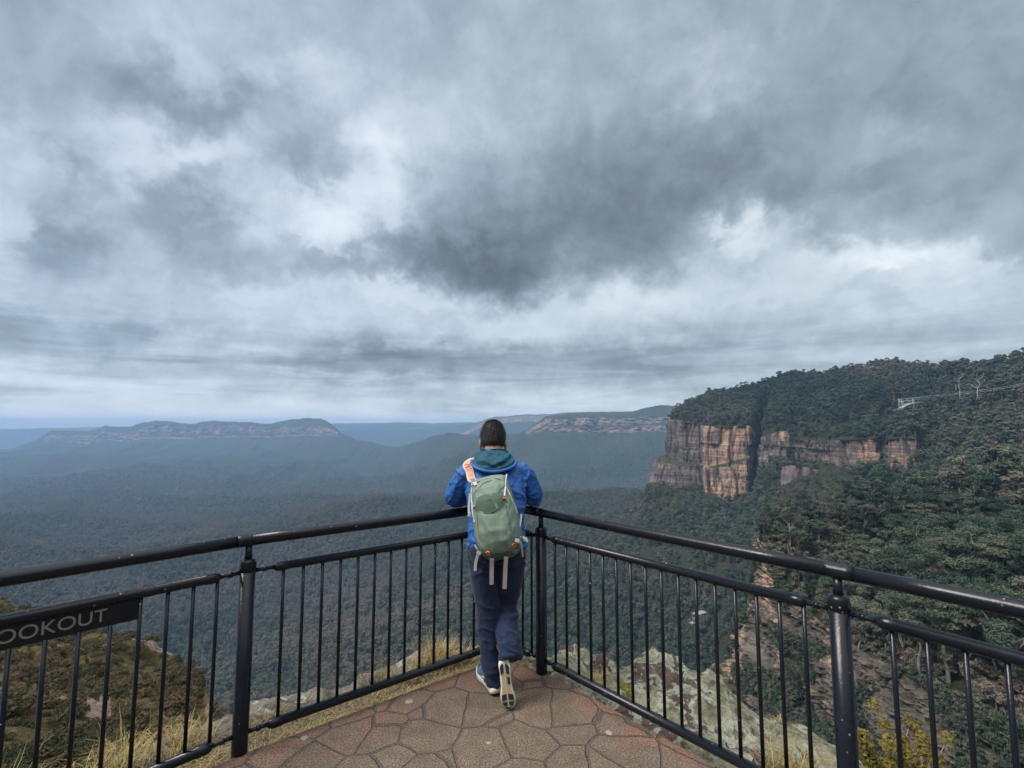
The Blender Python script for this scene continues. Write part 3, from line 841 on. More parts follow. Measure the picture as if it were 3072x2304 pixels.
def gum_tree(seed, h, spread, nclump, nleaf, size, base=0.45, flat=0.55, cone=0.0, forks=4):
    """returns trunk mesh and crown mesh of a tree h metres tall"""
    rng = np.random.default_rng(seed)
    tr = MB()
    lean = rng.normal(size=2) * 0.05 * h
    fork = np.array([lean[0] * 0.5, lean[1] * 0.5, h * base])
    r0 = 0.022 * h
    limb(tr, rng, (0, 0, -1.5), fork, r0, r0 * 0.62, 6, 0.05)
    cs, rs = [], []
    for k in range(forks):
        a = 2 * math.pi * (k + rng.uniform(-0.3, 0.3)) / forks
        rad = spread * rng.uniform(0.35, 0.8)
        tip = np.array([math.cos(a) * rad + lean[0], math.sin(a) * rad + lean[1], h * rng.uniform(0.72, 0.95)])
        P = limb(tr, rng, fork, tip, r0 * 0.45, r0 * 0.10, 6, 0.16)
        for q in range(2):
            b0 = P[rng.integers(2, 4)]
            tip2 = b0 + np.array([math.cos(a + rng.uniform(-1.3, 1.3)), math.sin(a + rng.uniform(-1.3, 1.3)), rng.uniform(0.2, 0.9)]) * spread * rng.uniform(0.3, 0.55)
            limb(tr, rng, b0, tip2, r0 * 0.2, r0 * 0.06, 4, 0.15)
            cs.append(tip2); rs.append(np.array([1, 1, flat]) * spread * rng.uniform(0.18, 0.31))
        cs.append(tip); rs.append(np.array([1, 1, flat]) * spread * rng.uniform(0.24, 0.38))
    while len(cs) < nclump:
        zf = rng.uniform(0.0, 1.0)
        lim = spread * (1 - cone * zf) * math.sqrt(max(0.1, 1 - (1.7 * (zf - 0.42)) ** 2))
        a = rng.uniform(0, 2 * math.pi); rad = lim * math.sqrt(rng.uniform(0.05, 1)) * 0.85
        z = h * (base + 0.05 + (1 - base) * 0.86 * zf)
        cs.append(np.array([math.cos(a) * rad + lean[0], math.sin(a) * rad + lean[1], z]))
        rs.append(np.array([1, 1, flat]) * spread * rng.uniform(0.2, 0.36) * (1 - 0.5 * cone * zf))
    V, Q, sh = leaf_set(rng, cs, rs, nleaf, size)
    cm = mesh_np('crown', V, Q, None, False)
    attr(cm, 'leaf', sh)
    return tr.mesh('trunk'), cm

def dead_tree(seed, h):
    rng = np.random.default_rng(seed); mb = MB()
    top = np.array([rng.normal() * 0.06 * h, rng.normal() * 0.06 * h, h])
    P = limb(mb, rng, (0, 0, -1), top, 0.018 * h, 0.003 * h, 8, 0.05)
    for k in range(9):
        i = rng.integers(3, 7); a = rng.uniform(0, 6.28)
        b = P[i] + np.array([math.cos(a), math.sin(a), rng.uniform(0.5, 1.3)]) * h * rng.uniform(0.12, 0.26)
        Q = limb(mb, rng, P[i], b, 0.007 * h, 0.002 * h, 5, 0.15)
        for q in range(2):
            j = rng.integers(2, 4); a2 = a + rng.uniform(-1, 1)
            limb(mb, rng, Q[j], Q[j] + np.array([math.cos(a2), math.sin(a2), rng.uniform(0.3, 1)]) * h * 0.09, 0.003 * h, 0.0012 * h, 4, 0.15)
    return mb.mesh('trunk')

# kinds: (what, mesh pair, tint, label words)
KINDS = []
for i, (h, sp, nc, nl, sz, base, flat, cone, forks, tint, words) in enumerate([
    (17, 6.5, 17, 3800, 0.33, 0.42, 0.50, 0.0, 5, 0.43, 'spreading olive gum tree with pale forked trunk'),
    (20, 6.0, 16, 3600, 0.33, 0.50, 0.48, 0.0, 4, 0.31, 'tall grey-green gum tree with layered crown'),
    (14, 5.5, 17, 3400, 0.32, 0.35, 0.60, 0.0, 5, 0.59, 'brownish olive gum tree with domed crown'),
    (18, 4.8, 24, 3400, 0.36, 0.20, 0.80, 0.35, 4, 0.20, 'dense dark green rainforest tree with full crown'),
    (15, 4.4, 22, 2400, 0.40, 0.15, 0.85, 0.55, 3, 0.10, 'narrow deep green tree with tapering crown'),
    (21, 7.0, 14, 3400, 0.34, 0.55, 0.42, 0.0, 5, 0.39, 'lofty gum tree with flat umbrella crown'),
    (12, 5.0, 18, 2200, 0.38, 0.25, 0.70, 0.0, 5, 0.42, 'low round mid green gum tree')]):
    KINDS.append((gum_tree(100 + i, h, sp, nc, nl, sz, base, flat, cone, forks), tint, words))
DEAD = [dead_tree(300 + i, 17) for i in range(2)]

def scatter(G, density, rng, keep=None):
    """random points on a grid surface G (rows x cols x 3), density per square metre of plan"""
    A = G[:-1, :-1].reshape(-1, 3); B = G[:-1, 1:].reshape(-1, 3); Cc = G[1:, 1:].reshape(-1, 3); Dq = G[1:, :-1].reshape(-1, 3)
    cr = lambda p, q: np.abs(p[:, 0] * q[:, 1] - p[:, 1] * q[:, 0]) * 0.5
    ar = cr(B - A, Cc - A) + cr(Cc - A, Dq - A)
    den = density(A) if callable(density) else density
    ex = ar * den
    n = rng.poisson(ex)
    idx = np.repeat(np.arange(len(ex)), n)
    u, v = rng.uniform(size=len(idx))[:, None], rng.uniform(size=len(idx))[:, None]
    P = (A[idx] * (1 - u) + B[idx] * u) * (1 - v) + (Dq[idx] * (1 - u) + Cc[idx] * u) * v
    return P if keep is None else P[keep(P)]
def in_view(P, m=1.22):
    return (P[:, 1] > 5) & (np.abs(P[:, 0]) < m * P[:, 1] + 10)

# ---- single trees: the largest in view, on the spur and the flank of the headland
tree_rng = np.random.default_rng(11)
def thin(P, r):
    keep = []
    for p in P:
        if all((p[0] - q[0]) ** 2 + (p[1] - q[1]) ** 2 > r * r for q in keep[-400:]): keep.append(p)
    return np.array(keep)
FIRST = {}
def plant(kind, p, s, rz, label, group, tint=None):
    (trunk, crown), t0, _ = KINDS[kind]
    e = empty('gum_tree', tuple(p), rz); e.scale = (s, s, s)
    tag(e, label, 'tree', group)
    if kind not in FIRST:
        trunk.materials.append(BARK); crown.materials.append(FOLIAGE)
        a = bpy.data.objects.new('trunk', trunk); b = bpy.data.objects.new('crown', crown)
        FIRST[kind] = (a, b)
    else:
        a, b = FIRST[kind][0].copy(), FIRST[kind][1].copy()
    for o in (a, b):
        C.objects.link(o); o.parent = e
    b['tint'] = t0 if tint is None else tint
    return e
spur = scatter(NSH, 1 / 12.0, tree_rng, in_view)
spur = thin(spur[tree_rng.permutation(len(spur))], 4.3)
flank = scatter(TAL, 1 / 60.0, tree_rng, in_view)
flank = thin(flank[tree_rng.permutation(len(flank))], 7.0)
dist = lambda P: np.hypot(P[:, 0], P[:, 1])
order = np.argsort(dist(spur)); spur_all = spur[order]
single, rest_spur = spur_all[:220], spur_all[220:]
order = np.argsort(dist(flank)); flank = flank[order]
near_flank, rest_flank = flank[:55], flank[55:]
gully = lambda P: smooth(150, 175, P[:, 1]) * smooth(240, 150, P[:, 0] + 0 * P[:, 1]) + 0.9 * smooth(-78, -90, P[:, 2])
for P, where, grp in ((single, 'on the hillside above the near rock wall', 'gum trees on the near hillside'),
                      (near_flank, 'on the slope below the headland cliffs', 'trees on the slope below the headland')):
    gl = gully(P)
    for p, g in zip(P, gl):
        r = tree_rng.uniform()
        if g > 0.5: k = [3, 4, 3, 6][int(r * 4)]
        else: k = [0, 1, 2, 5, 0, 6, 2, 3][int(r * 8)]
        s = tree_rng.uniform(0.62, 1.0)
        if p[1] < 75: s *= 0.6
        s *= 1 - 0.42 * float(smooth(0.82, 0.62, p[0] / p[1]) * smooth(100, 130, p[1]) * smooth(260, 200, p[1]))
        plant(k, p, s, tree_rng.uniform(0, 6.28), KINDS[k][2] + ' ' + where, grp, KINDS[k][1] + tree_rng.normal() * 0.08)
# bleached dead trees standing above the canopy
for i, (px, py, d, s, lab) in enumerate([(2880, 1195, 330, 0.95, 'bleached bare tree standing left of its pair below the skyline'), (2930, 1195, 335, 1.05, 'bleached bare tree with upswept limbs, right one of the pair under the cable'),
                                   (2370, 1640, 150, 0.42, 'thin pale dead tree leaning over the near rock wall')]):
    me = DEAD[i % 2]
    if i < 2: me.materials.append(DEADWOOD)
    p = at(px, py, d)
    o = bpy.data.objects.new('dead_tree', me); C.objects.link(o)
    o.location = tuple(p); o.scale = (s, s, s); o.rotation_euler = (0, 0, i * 1.3)
    tag(o, lab, 'tree')

# ---- everything else: one forest of instanced trees, too many to count
def small_crown(seed, h, sp, n, size, flat, cone, base):
    rng = np.random.default_rng(seed)
    cs, rs = [], []
    for k in range(11):
        zf = rng.uniform(0, 1); a = rng.uniform(0, 6.28)
        lim = sp * (1 - cone * zf) * math.sqrt(max(0.1, 1 - (1.6 * (zf - 0.45)) ** 2))
        rad = lim * math.sqrt(rng.uniform(0, 1)) * 0.8
        cs.append(np.array([math.cos(a) * rad, math.sin(a) * rad, h * (base + (1 - base) * 0.85 * zf)])); rs.append(np.array([1, 1, flat]) * sp * rng.uniform(0.3, 0.46))
    V, Q, sh = leaf_set(rng, cs, rs, n, size)
    tr = MB(); tr.tube([(0, 0, -2), (0.2, 0.1, h * 0.5), (0.1, 0.3, h * 0.85)], [0.3, 0.2, 0.08], 5)
    tv, tq, tt = tr.arrays()
    nq = len(Q)
    me = mesh_np('tree_form', np.concatenate([V, tv]), np.concatenate([Q, tq + len(V)]), tt + len(V), False)
    attr(me, 'leaf', np.concatenate([sh, np.full(len(tv), 0.5)]))
    me.materials.append(FOLIAGE); me.materials.append(BARK)
    mi = np.zeros(len(me.polygons), np.int32); mi[nq:] = 1
    me.polygons.foreach_set('material_index', mi)
    return me
FORMS = [small_crown(500, 15, 5.6, 520, 0.85, 0.62, 0.0, 0.35), small_crown(501, 17, 5.0, 520, 0.85, 0.55, 0.1, 0.42), small_crown(502, 13, 5.2, 480, 0.80, 0.7, 0.0, 0.25),
         small_crown(503, 17, 4.2, 520, 0.80, 0.9, 0.5, 0.12), small_crown(504, 12, 4.8, 460, 0.80, 0.75, 0.2, 0.2), small_crown(505, 19, 5.6, 480, 0.9, 0.45, 0.0, 0.55)]
def point_instances(name, P, scl, rz, tint, idx, forms, stuff_mat=None):
    """ONE object that instances the given meshes on its points"""
    me = bpy.data.meshes.new(name)
    me.vertices.add(len(P)); me.vertices.foreach_set('co', np.asarray(P, np.float32).ravel())
    attr(me, 'scl', scl); attr(me, 'rz', rz); attr(me, 'tint', tint)
    a = me.attributes.new('idx', 'INT', 'POINT'); a.data.foreach_set('value', np.asarray(idx, np.int32))
    o = bpy.data.objects.new(name, me); C.objects.link(o)
    ng = bpy.data.node_groups.new(name, 'GeometryNodeTree')
    ng.interface.new_socket('Geometry', in_out='INPUT', socket_type='NodeSocketGeometry')
    ng.interface.new_socket('Geometry', in_out='OUTPUT', socket_type='NodeSocketGeometry')
    N, L = ng.nodes, ng.links
    gi, go = N.new('NodeGroupInput'), N.new('NodeGroupOutput')
    join = N.new('GeometryNodeJoinGeometry')
    hold = bpy.data.collections.new(name + '_forms')       # kept out of the scene
    for f in forms:
        fo = bpy.data.objects.new('tree_form', f); hold.objects.link(fo)
    ci = N.new('GeometryNodeCollectionInfo'); ci.inputs['Collection'].default_value = hold
    ci.inputs['Separate Children'].default_value = True; ci.inputs['Reset Children'].default_value = True
    ip = N.new('GeometryNodeInstanceOnPoints')
    L.new(gi.outputs[0], ip.inputs['Points']); L.new(ci.outputs[0], ip.inputs['Instance'])
    ip.inputs['Pick Instance'].default_value = True
    def named(nm, typ='FLOAT'):
        nd = N.new('GeometryNodeInputNamedAttribute'); nd.data_type = typ; nd.inputs['Name'].default_value = nm
        return nd.outputs['Attribute']
    L.new(named('idx', 'INT'), ip.inputs['Instance Index'])
    cb = N.new('ShaderNodeCombineXYZ'); L.new(named('rz'), cb.inputs[2])
    er = N.new('FunctionNodeEulerToRotation'); L.new(cb.outputs[0], er.inputs[0]); L.new(er.outputs[0], ip.inputs['Rotation'])
    L.new(named('scl'), ip.inputs['Scale'])
    L.new(ip.outputs[0], go.inputs[0])
    md = o.modifiers.new('instances', 'NODES'); md.node_group = ng
    return o
frng = np.random.default_rng(23)
VALN = VAL[:, :]
rowsel = np.where(D[:, 0] < 2950)[0]
VG = VAL[rowsel]
valley_pts = scatter(VG, lambda A: np.where(A[:, 1] < 90, 0, 1 / np.interp(A[:, 1], [90, 1200, 2000, 2900], [32.0, 40.0, 85.0, 380.0])), frng, in_view)
# keep the valley's trees out from under the headland
hill_pts = scatter(HILL, 1 / 24.0, frng, in_view)
hill_pts = hill_pts[hill_pts[:, 1] < 1000]
shelf_pts = scatter(SHELF, 1 / 25.0, frng, in_view)
wall_pts = []
for G, Vg, dens in ((WALLG, WALLV, 0.05),):
    A = G.reshape(-1, 3); w = (Vg.reshape(-1) > 0.11)
    n = int(w.sum() * dens)
    wall_pts.append(A[frng.choice(np.where(w)[0], n)])
wall_pts = np.concatenate(wall_pts)
_sh = at(2100, 1884, 330); valley_pts = valley_pts[np.hypot(valley_pts[:, 0] - _sh[0], valley_pts[:, 1] - _sh[1] + 7) > 13]
allp, scl, tint, idx = [], [], [], []
def addset(P, lo, hi, tfun, kinds, sink=0.0):
    n = len(P)
    allp.append(P - np.array([0, 0, sink])); scl.append(frng.uniform(lo, hi, n)); tint.append(tfun(P)); idx.append(np.array(kinds)[frng.integers(0, len(kinds), n)])
patch = lambda P: 0.57 + 0.32 * fbm(P[:, 0] / 130.0, P[:, 1] / 130.0, 0, 4, 91) + 0.10 * frng.normal(size=len(P))
# the gully floor right of the corner post holds darker, greener rainforest
def vt(P):
    t = patch(P)
    wet = smooth(-0.05, 0.12, P[:, 0] / P[:, 1]) * smooth(900, 600, P[:, 1])
    return t - 0.14 * wet + 0.22 * smooth(0.02, -0.2, P[:, 0] / P[:, 1])
addset(valley_pts, 0.40, 0.86, vt, [0, 1, 2, 3, 4, 4, 3])
addset(hill_pts, 0.5, 0.85, lambda P: patch(P) - 0.16, [0, 1, 2, 4, 2])
addset(rest_spur, 0.6, 1.0, lambda P: patch(P) + 0.05 - 0.25 * gully(P), [0, 1, 2, 3, 4])
def nose(P, sc):
    c = px_of(P[:, 0], P[:, 1]); hit = (c > 1935) & (c < 2125) & (P[:, 1] > 560)
    face = (c > 2310) & (c < 2555) & (P[:, 1] > 345) & (P[:, 1] < 505)
    return np.where(hit, sc * 0.8, np.where(face, sc * 0.62, sc))
addset(rest_flank, 0.5, 0.9, lambda P: patch(P) - 0.05, [0, 1, 2, 3, 4, 4])
extra = scatter(TAL, 1 / 42.0, frng, in_view); extra = extra[dist(extra) > dist(near_flank).max()]
clear = lambda P: ~((np.abs(px_of(P[:, 0], P[:, 1]) - 2440) < 112) & (P[:, 1] > 385) & (P[:, 1] < 505))
extra = extra[clear(extra)]; rest_flank = rest_flank[clear(rest_flank)]
addset(extra, 0.45, 0.85, lambda P: patch(P) - 0.05, [0, 2, 3, 4, 4])
addset(shelf_pts, 0.3, 0.6, lambda P: patch(P), [0, 2, 4])
addset(wall_pts, 0.14, 0.34, lambda P: patch(P) - 0.05, [2, 4, 4], 0.8)
A = np.concatenate(allp); S_ = nose(A, np.concatenate(scl))
forest = point_instances('forest', A, S_, frng.uniform(0, 6.28, len(A)), np.concatenate(tint), np.concatenate(idx), FORMS)
tag(forest, 'dense grey-green eucalypt forest filling the valley and the headland slopes', 'forest', kind='stuff')
under = scatter(NSH, 1 / 3.0, frng, in_view)
under = under[dist(under) < 330]
n_u = len(under)
us = point_instances('understorey', under - np.array([0, 0, 0.5]), frng.uniform(0.10, 0.40, n_u), frng.uniform(0, 6.28, n_u), patch(under) - 0.08 - 0.2 * gully(under), frng.integers(0, 5, n_u), FORMS)
tag(us, 'bushy understorey beneath the gum trees on the near hillside', 'understorey', kind='stuff')
print('FOREST', len(A), 'valley', len(valley_pts), 'single', len(single) + len(near_flank))
# saplings and scrub rooted on the near spur's ledges
w = np.where(NWV.reshape(-1) > 0.03)[0]
np_ = NWG.reshape(-1, 3)
pts = np_[frng.choice(w, 21000)]
pts = pts[in_view(pts)]
ledge = point_instances('ledge_scrub', pts - np.array([0, 0, 0.4]), frng.uniform(0.06, 0.20, len(pts)), frng.uniform(0, 6.28, len(pts)), 0.40 + 0.2 * frng.normal(size=len(pts)), frng.integers(0, 5, len(pts)), FORMS)
tag(ledge, 'low scrub rooted in the ledges of the near rock wall', 'scrub', kind='stuff')

# reddish conifer on the headland
rng_ = np.random.default_rng(88)
(tr_, cr_) = gum_tree(901, 17, 3.6, 24, 2200, 0.42, 0.12, 0.9, 0.85, 3)
RUST = mat_foliage('rusty_foliage', [(0.0, (0.09, 0.05, 0.035)), (0.5, (0.15, 0.085, 0.06)), (1.0, (0.2, 0.12, 0.09))])
e = empty('conifer', tuple(at(2682, 1196, 470)), 0.4); e.scale = (1.15, 1.15, 1.25)
tag(e, 'rust brown pointed conifer standing out of the green canopy above the cable station', 'tree')
tr_.materials.append(BARK); cr_.materials.append(RUST)
for nm, me_ in (('trunk', tr_), ('crown', cr_)):
    o = bpy.data.objects.new(nm, me_); C.objects.link(o); o.parent = e
# dark pine on the skyline
(tr_, cr_) = gum_tree(902, 20, 4.0, 26, 2600, 0.42, 0.15, 0.9, 0.6, 3)
e = empty('pine_tree', tuple(at(2868, 1165, 345)), 0.4)
tag(e, 'dark narrow pine rising above the skyline behind the bleached trees', 'tree')
tr_.materials.append(BARK); cr_.materials.append(FOLIAGE)
for nm, me_ in (('trunk', tr_), ('crown', cr_)):
    o = bpy.data.objects.new(nm, me_); C.objects.link(o); o.parent = e
    if nm == 'crown': o['tint'] = -0.15

# ---- cable car landing: white steel frame with a curved deck, two cables running off to the right
STEEL = mat_plain('white_steel', (0.30, 0.32, 0.34), 0.5)
DS_ = 330.0
st0 = at(2735, 1214, DS_)
stn = empty('cable_station', tuple(st0)); tag(stn, 'white steel cable car landing frame with curved deck among trees below the skyline', 'cable car landing')
S_ = lambda px, py, dd=0.0: at(px, py, DS_ + dd) - st0
for px_, y0, y1, dd in ((2697, 1196, 1240, 0), (2708, 1202, 1228, 7), (2738, 1194, 1240, 0), (2742, 1200, 1232, 7), (2704, 1200, 1222, 0)):
    mb = MB(); mb.tube([S_(px_, y0, dd), S_(px_, y1, dd)], 0.17, 8); mb.build('post', STEEL, stn)
for (a, b, r) in (((2694, 1199, 0), (2772, 1190, 0), 0.30), ((2694, 1205, 7), (2772, 1196, 7), 0.25), ((2697, 1206, 0), (2742, 1200, 0), 0.22), ((2697, 1199, 0), (2708, 1205, 7), 0.2), ((2738, 1194, 0), (2742, 1200, 7), 0.2), ((2770, 1190, 0), (2770, 1197, 7), 0.2)):
    mb = MB(); mb.tube([S_(*a), S_(*b)], r * 0.5, 8); mb.build('beam', STEEL, stn)
for (a, b) in (((2697, 1222, 0), (2738, 1200, 0)), ((2697, 1202, 0), (2738, 1226, 0)), ((2742, 1196, 0), (2768, 1192, 4)), ((2720, 1197, 0), (2738, 1214, 0))):
    mb = MB(); mb.tube([S_(*a), S_(*b)], 0.13, 6); mb.build('brace', STEEL, stn)
arc = spline(np.array([S_(2708, 1226, -1), S_(2722, 1217, -1), S_(2745, 1210, -1), S_(2773, 1207, -1)]), 20)
mb = MB(); mb.grid(np.stack([arc + [0, 0, 0.4], arc + [0, 0, -0.4], arc + [0.4, 5, -0.4], arc + [0.4, 5, 0.4], arc + [0, 0, 0.4]], 1)); mb.build('curved_deck', STEEL, stn)
mb = MB(); mb.tube([S_(2725, 1229, 2), S_(2760, 1228, 2)], 0.3, 6); mb.build('deck', STEEL, stn)
CABLE = mat_plain('cable_steel', (0.40, 0.41, 0.42), 0.5)
for k, (dy, lab) in enumerate(((0, 'upper pale steel cable running from the white landing frame up to the right'), (4, 'lower pale steel cable sagging just beneath its twin to the right'))):
    P = spline(np.array([at(2772, 1190 + dy, DS_), at(2860, 1181 + dy * 1.2, 318), at(2960, 1168 + dy * 1.2, 304), at(3072, 1150 + dy, 290), at(3400, 1090 + dy, 250)]), 30)
    mb = MB(); mb.tube(P - P[0], 0.06, 6); o = mb.build('cable', CABLE); o.location = tuple(P[0]); tag(o, lab, 'cable')

# ---- small shelter on the valley walk, seen between the balusters
sh0 = at(2100, 1884, 330)
shl = empty('shelter', tuple(sh0)); tag(shl, 'small pale flat-roofed shelter deep among the valley trees behind the right railing', 'shelter')
ROOF = mat_plain('pale_roof', (0.20, 0.20, 0.19), 0.7); TIMB = mat_plain('grey_timber', (0.22, 0.20, 0.18), 0.8)
Mz = Matrix.Rotation(0.5, 4, 'Z')
mb = MB(); mb.box((-5.0, -2.2, 9.5), (5.0, 2.2, 9.9), Mz); mb.build('roof', ROOF, shl, False)
for x in (-4.4, -1.5, 1.5, 4.4):
    for y in (-1.8, 1.8):
        mb = MB(); mb.tube([Mz @ Vector((x, y, -3)), Mz @ Vector((x, y, 9.5))], 0.2, 6); mb.build('post', TIMB, shl)
mb = MB(); mb.box((-4.6, -1.9, 6.3), (4.6, 1.9, 6.6), Mz); mb.build('floor', TIMB, shl, False)
mb = MB(); mb.box((-9.0, -1.4, 4.6), (-5.6, 1.4, 4.9), Mz); mb.build('lower_deck', ROOF, shl, False)
for z in (7.2, 7.7):
    mb = MB(); mb.tube([Mz @ Vector((-4.5, -1.9, z)), Mz @ Vector((4.5, -1.9, z))], 0.09, 6); mb.build('rail', ROOF, shl)
# ================================================================== THE LOOKOUT: paving, ledge, railing
APEX = np.array([-0.043, 3.40]); LP = np.array([-1.315, 2.425]); CP = np.array([0.189, 3.163]); RP = np.array([1.284, 1.926])
LL = LP + 1.62 * np.array([-0.70, -0.714]); RR = RP + 1.60 * np.array([0.62, -0.785])
RAIL_H, MID_H, LOW_H = 0.985, 0.850, 0.085

def mat_paving():
    m, nt, b = material('stamped_concrete')
    tcn = nt.new('ShaderNodeTexCoord'); P = tcn.outputs['Object']
    wob = nt.vmath('SCALE', nt.vmath('SUBTRACT', nt.noise(P, 3.0, 3, 0.5, out=1), (0.5, 0.5, 0.5)), scale=0.07)
    Pw = nt.vmath('ADD', P, wob)
    edge = nt.voronoi(Pw, 4.0, 'DISTANCE_TO_EDGE', rnd=0.82)
    cellc = nt.new('ShaderNodeTexVoronoi', feature='F1'); nt.l.new(Pw, cellc.inputs['Vector']); cellc.inputs['Scale'].default_value = 4.0; cellc.inputs['Randomness'].default_value = 0.82
    cs = nt.new('ShaderNodeSeparateColor'); nt.l.new(cellc.outputs['Color'], cs.inputs[0])
    jw = nt.noise(P, 6.0, 3, 0.6)
    joint = nt.step(nt.math('SUBTRACT', edge, nt.math('MULTIPLY', jw, 0.022)), 0.002, 0.018)      # 0 in the joint
    speck = nt.noise(P, 110.0, 4, 0.8)
    mott = nt.noise(P, 9.0, 6, 0.65)
    stain = nt.noise(P, 1.6, 4, 0.55)
    base = nt.ramp(mott, [(0.30, (0.080, 0.060, 0.046)), (0.5, (0.114, 0.088, 0.067)), (0.72, (0.155, 0.122, 0.094))])
    base = nt.mix(0.30, base, nt.ramp(cs.outputs[0], [(0.0, (0.088, 0.069, 0.053)), (1.0, (0.135, 0.098, 0.072))]))
    # fresh red oxide colour survives along the rim where few feet tread
    rim = nt.new('ShaderNodeAttribute', attribute_name='rim').outputs['Fac']
    red = nt.math('ADD', nt.math('MULTIPLY', rim, 0.75), nt.math('MULTIPLY', nt.math('SUBTRACT', nt.noise(P, 5.0, 5, 0.6), 0.5), 1.5))
    col = nt.mix(nt.math('MULTIPLY', nt.step(red, 0.36, 0.95), 0.62), base, (0.20, 0.098, 0.066))
    col = nt.mix(nt.math('MULTIPLY', nt.step(stain, 0.55, 0.72), 0.45), col, (0.060, 0.044, 0.036))
    col = nt.mix(nt.math('SUBTRACT', 1.0, joint), col, nt.mix(mott, (0.054, 0.043, 0.036), (0.100, 0.080, 0.065)))
    col = nt.mix(0.75, col, nt.mix(1.0, col, nt.ramp(speck, [(0.34, (0.12, 0.12, 0.12)), (0.5, (0.95, 0.95, 0.95)), (0.66, (2.5, 2.4, 2.3))]), 'MULTIPLY'))
    nt.l.new(col, b.inputs['Base Color'])
    b.inputs['Roughness'].default_value = 0.86
    b.inputs['Specular IOR Level'].default_value = 0.25
    h = nt.math('ADD', nt.math('MULTIPLY', joint, 1.0), nt.math('ADD', nt.math('MULTIPLY', mott, 0.5), nt.math('MULTIPLY', speck, 0.16)))
    nt.l.new(nt.bump(h, 0.8, 0.012), b.inputs['Normal'])
    return m
PAVING = mat_paving()

def offset_line(pts, off):
    """parallel line, off to the left of travel"""
    pts = np.array(pts, float); out = []
    seg = np.diff(pts, axis=0); seg /= np.linalg.norm(seg, axis=1)[:, None]
    nr = np.stack([-seg[:, 1], seg[:, 0]], -1)
    for k in range(len(pts)):
        if k == 0: n = nr[0]; f = 1
        elif k == len(pts) - 1: n = nr[-1]; f = 1
        else:
            n = nr[k - 1] + nr[k]; n /= np.linalg.norm(n); f = 1 / max(0.4, n @ nr[k])
        out.append(pts[k] + n * off * f)
    return np.array(out)
FLINE = np.array([LL, LP, APEX, CP, RP, RR])            # travelling left to right: outside is to the left
EDGE = np.array([LL + [0.0, -0.02], LP + [-0.005, -0.015], APEX + [-0.25, -0.20], APEX + [0.0, -0.05], CP + [0.02, -0.01], CP + [0.12, -0.09], RP + [0.03, 0.0], RR + [0.03, 0.0]])
def curve_through(pts, n):
    pts = np.array(pts); u = np.concatenate([[0], np.cumsum(np.linalg.norm(np.diff(pts, axis=0), axis=1))])
    uu = np.linspace(0, u[-1], n)
    return np.stack([np.interp(uu, u, pts[:, k]) for k in range(pts.shape[1])], -1)
def platform():
    n = 240
    e = curve_through(EDGE, n)
    for _ in range(6): e[1:-1] = 0.25 * e[:-2] + 0.5 * e[1:-1] + 0.25 * e[2:]
    wob = 0.006 * fbm(np.arange(n) / 9.0, 0.5, 0, 3, 2)
    hub = np.array([0.1, -0.4])
    rows = []
    ts = [0.0, 0.5, 0.8, 0.9, 0.95, 0.985, 0.997, 1.0]
    for t in ts:
        xy = hub + (e - hub) * t
        rows.append(np.concatenate([xy, np.full((n, 1), 0.0)], 1))
    rows[-1][:, 2] = -0.006
    for dz in (-0.02, -0.06, -0.30):
        xy = e + (e - hub) / np.linalg.norm(e - hub, axis=1)[:, None] * (0.004 + wob)[:, None]
        rows.append(np.concatenate([xy, np.full((n, 1), dz)], 1))
    G = np.array(rows)
    me = mesh_np('pavement', G, grid_quads(*G.shape[:2])[:, ::-1])
    rim = np.array([0, 0, 0.15, 0.5, 0.8, 0.95, 1, 1, 0.8, 0.6, 0.6])[:, None] * np.ones((1, n))
    attr(me, 'rim', rim)
    # the rest of the terrace behind the camera
    bm = bmesh.new(); bm.from_mesh(me)
    a, z = e[0], e[-1]
    vs = [bm.verts.new(v) for v in ((hub[0], hub[1], 0), (z[0], z[1], 0), (4.5, -6, 0), (-4.5, -6, 0), (a[0], a[1], 0))]
    bm.faces.new([vs[0], vs[4], vs[3], vs[2], vs[1]])
    bmesh.ops.remove_doubles(bm, verts=bm.verts, dist=1e-5)
    bmesh.ops.recalc_face_normals(bm, faces=bm.faces)
    bm.to_mesh(me); bm.free()
    o = obj('pavement', me, PAVING)
    tag(o, kind='structure')
platform()

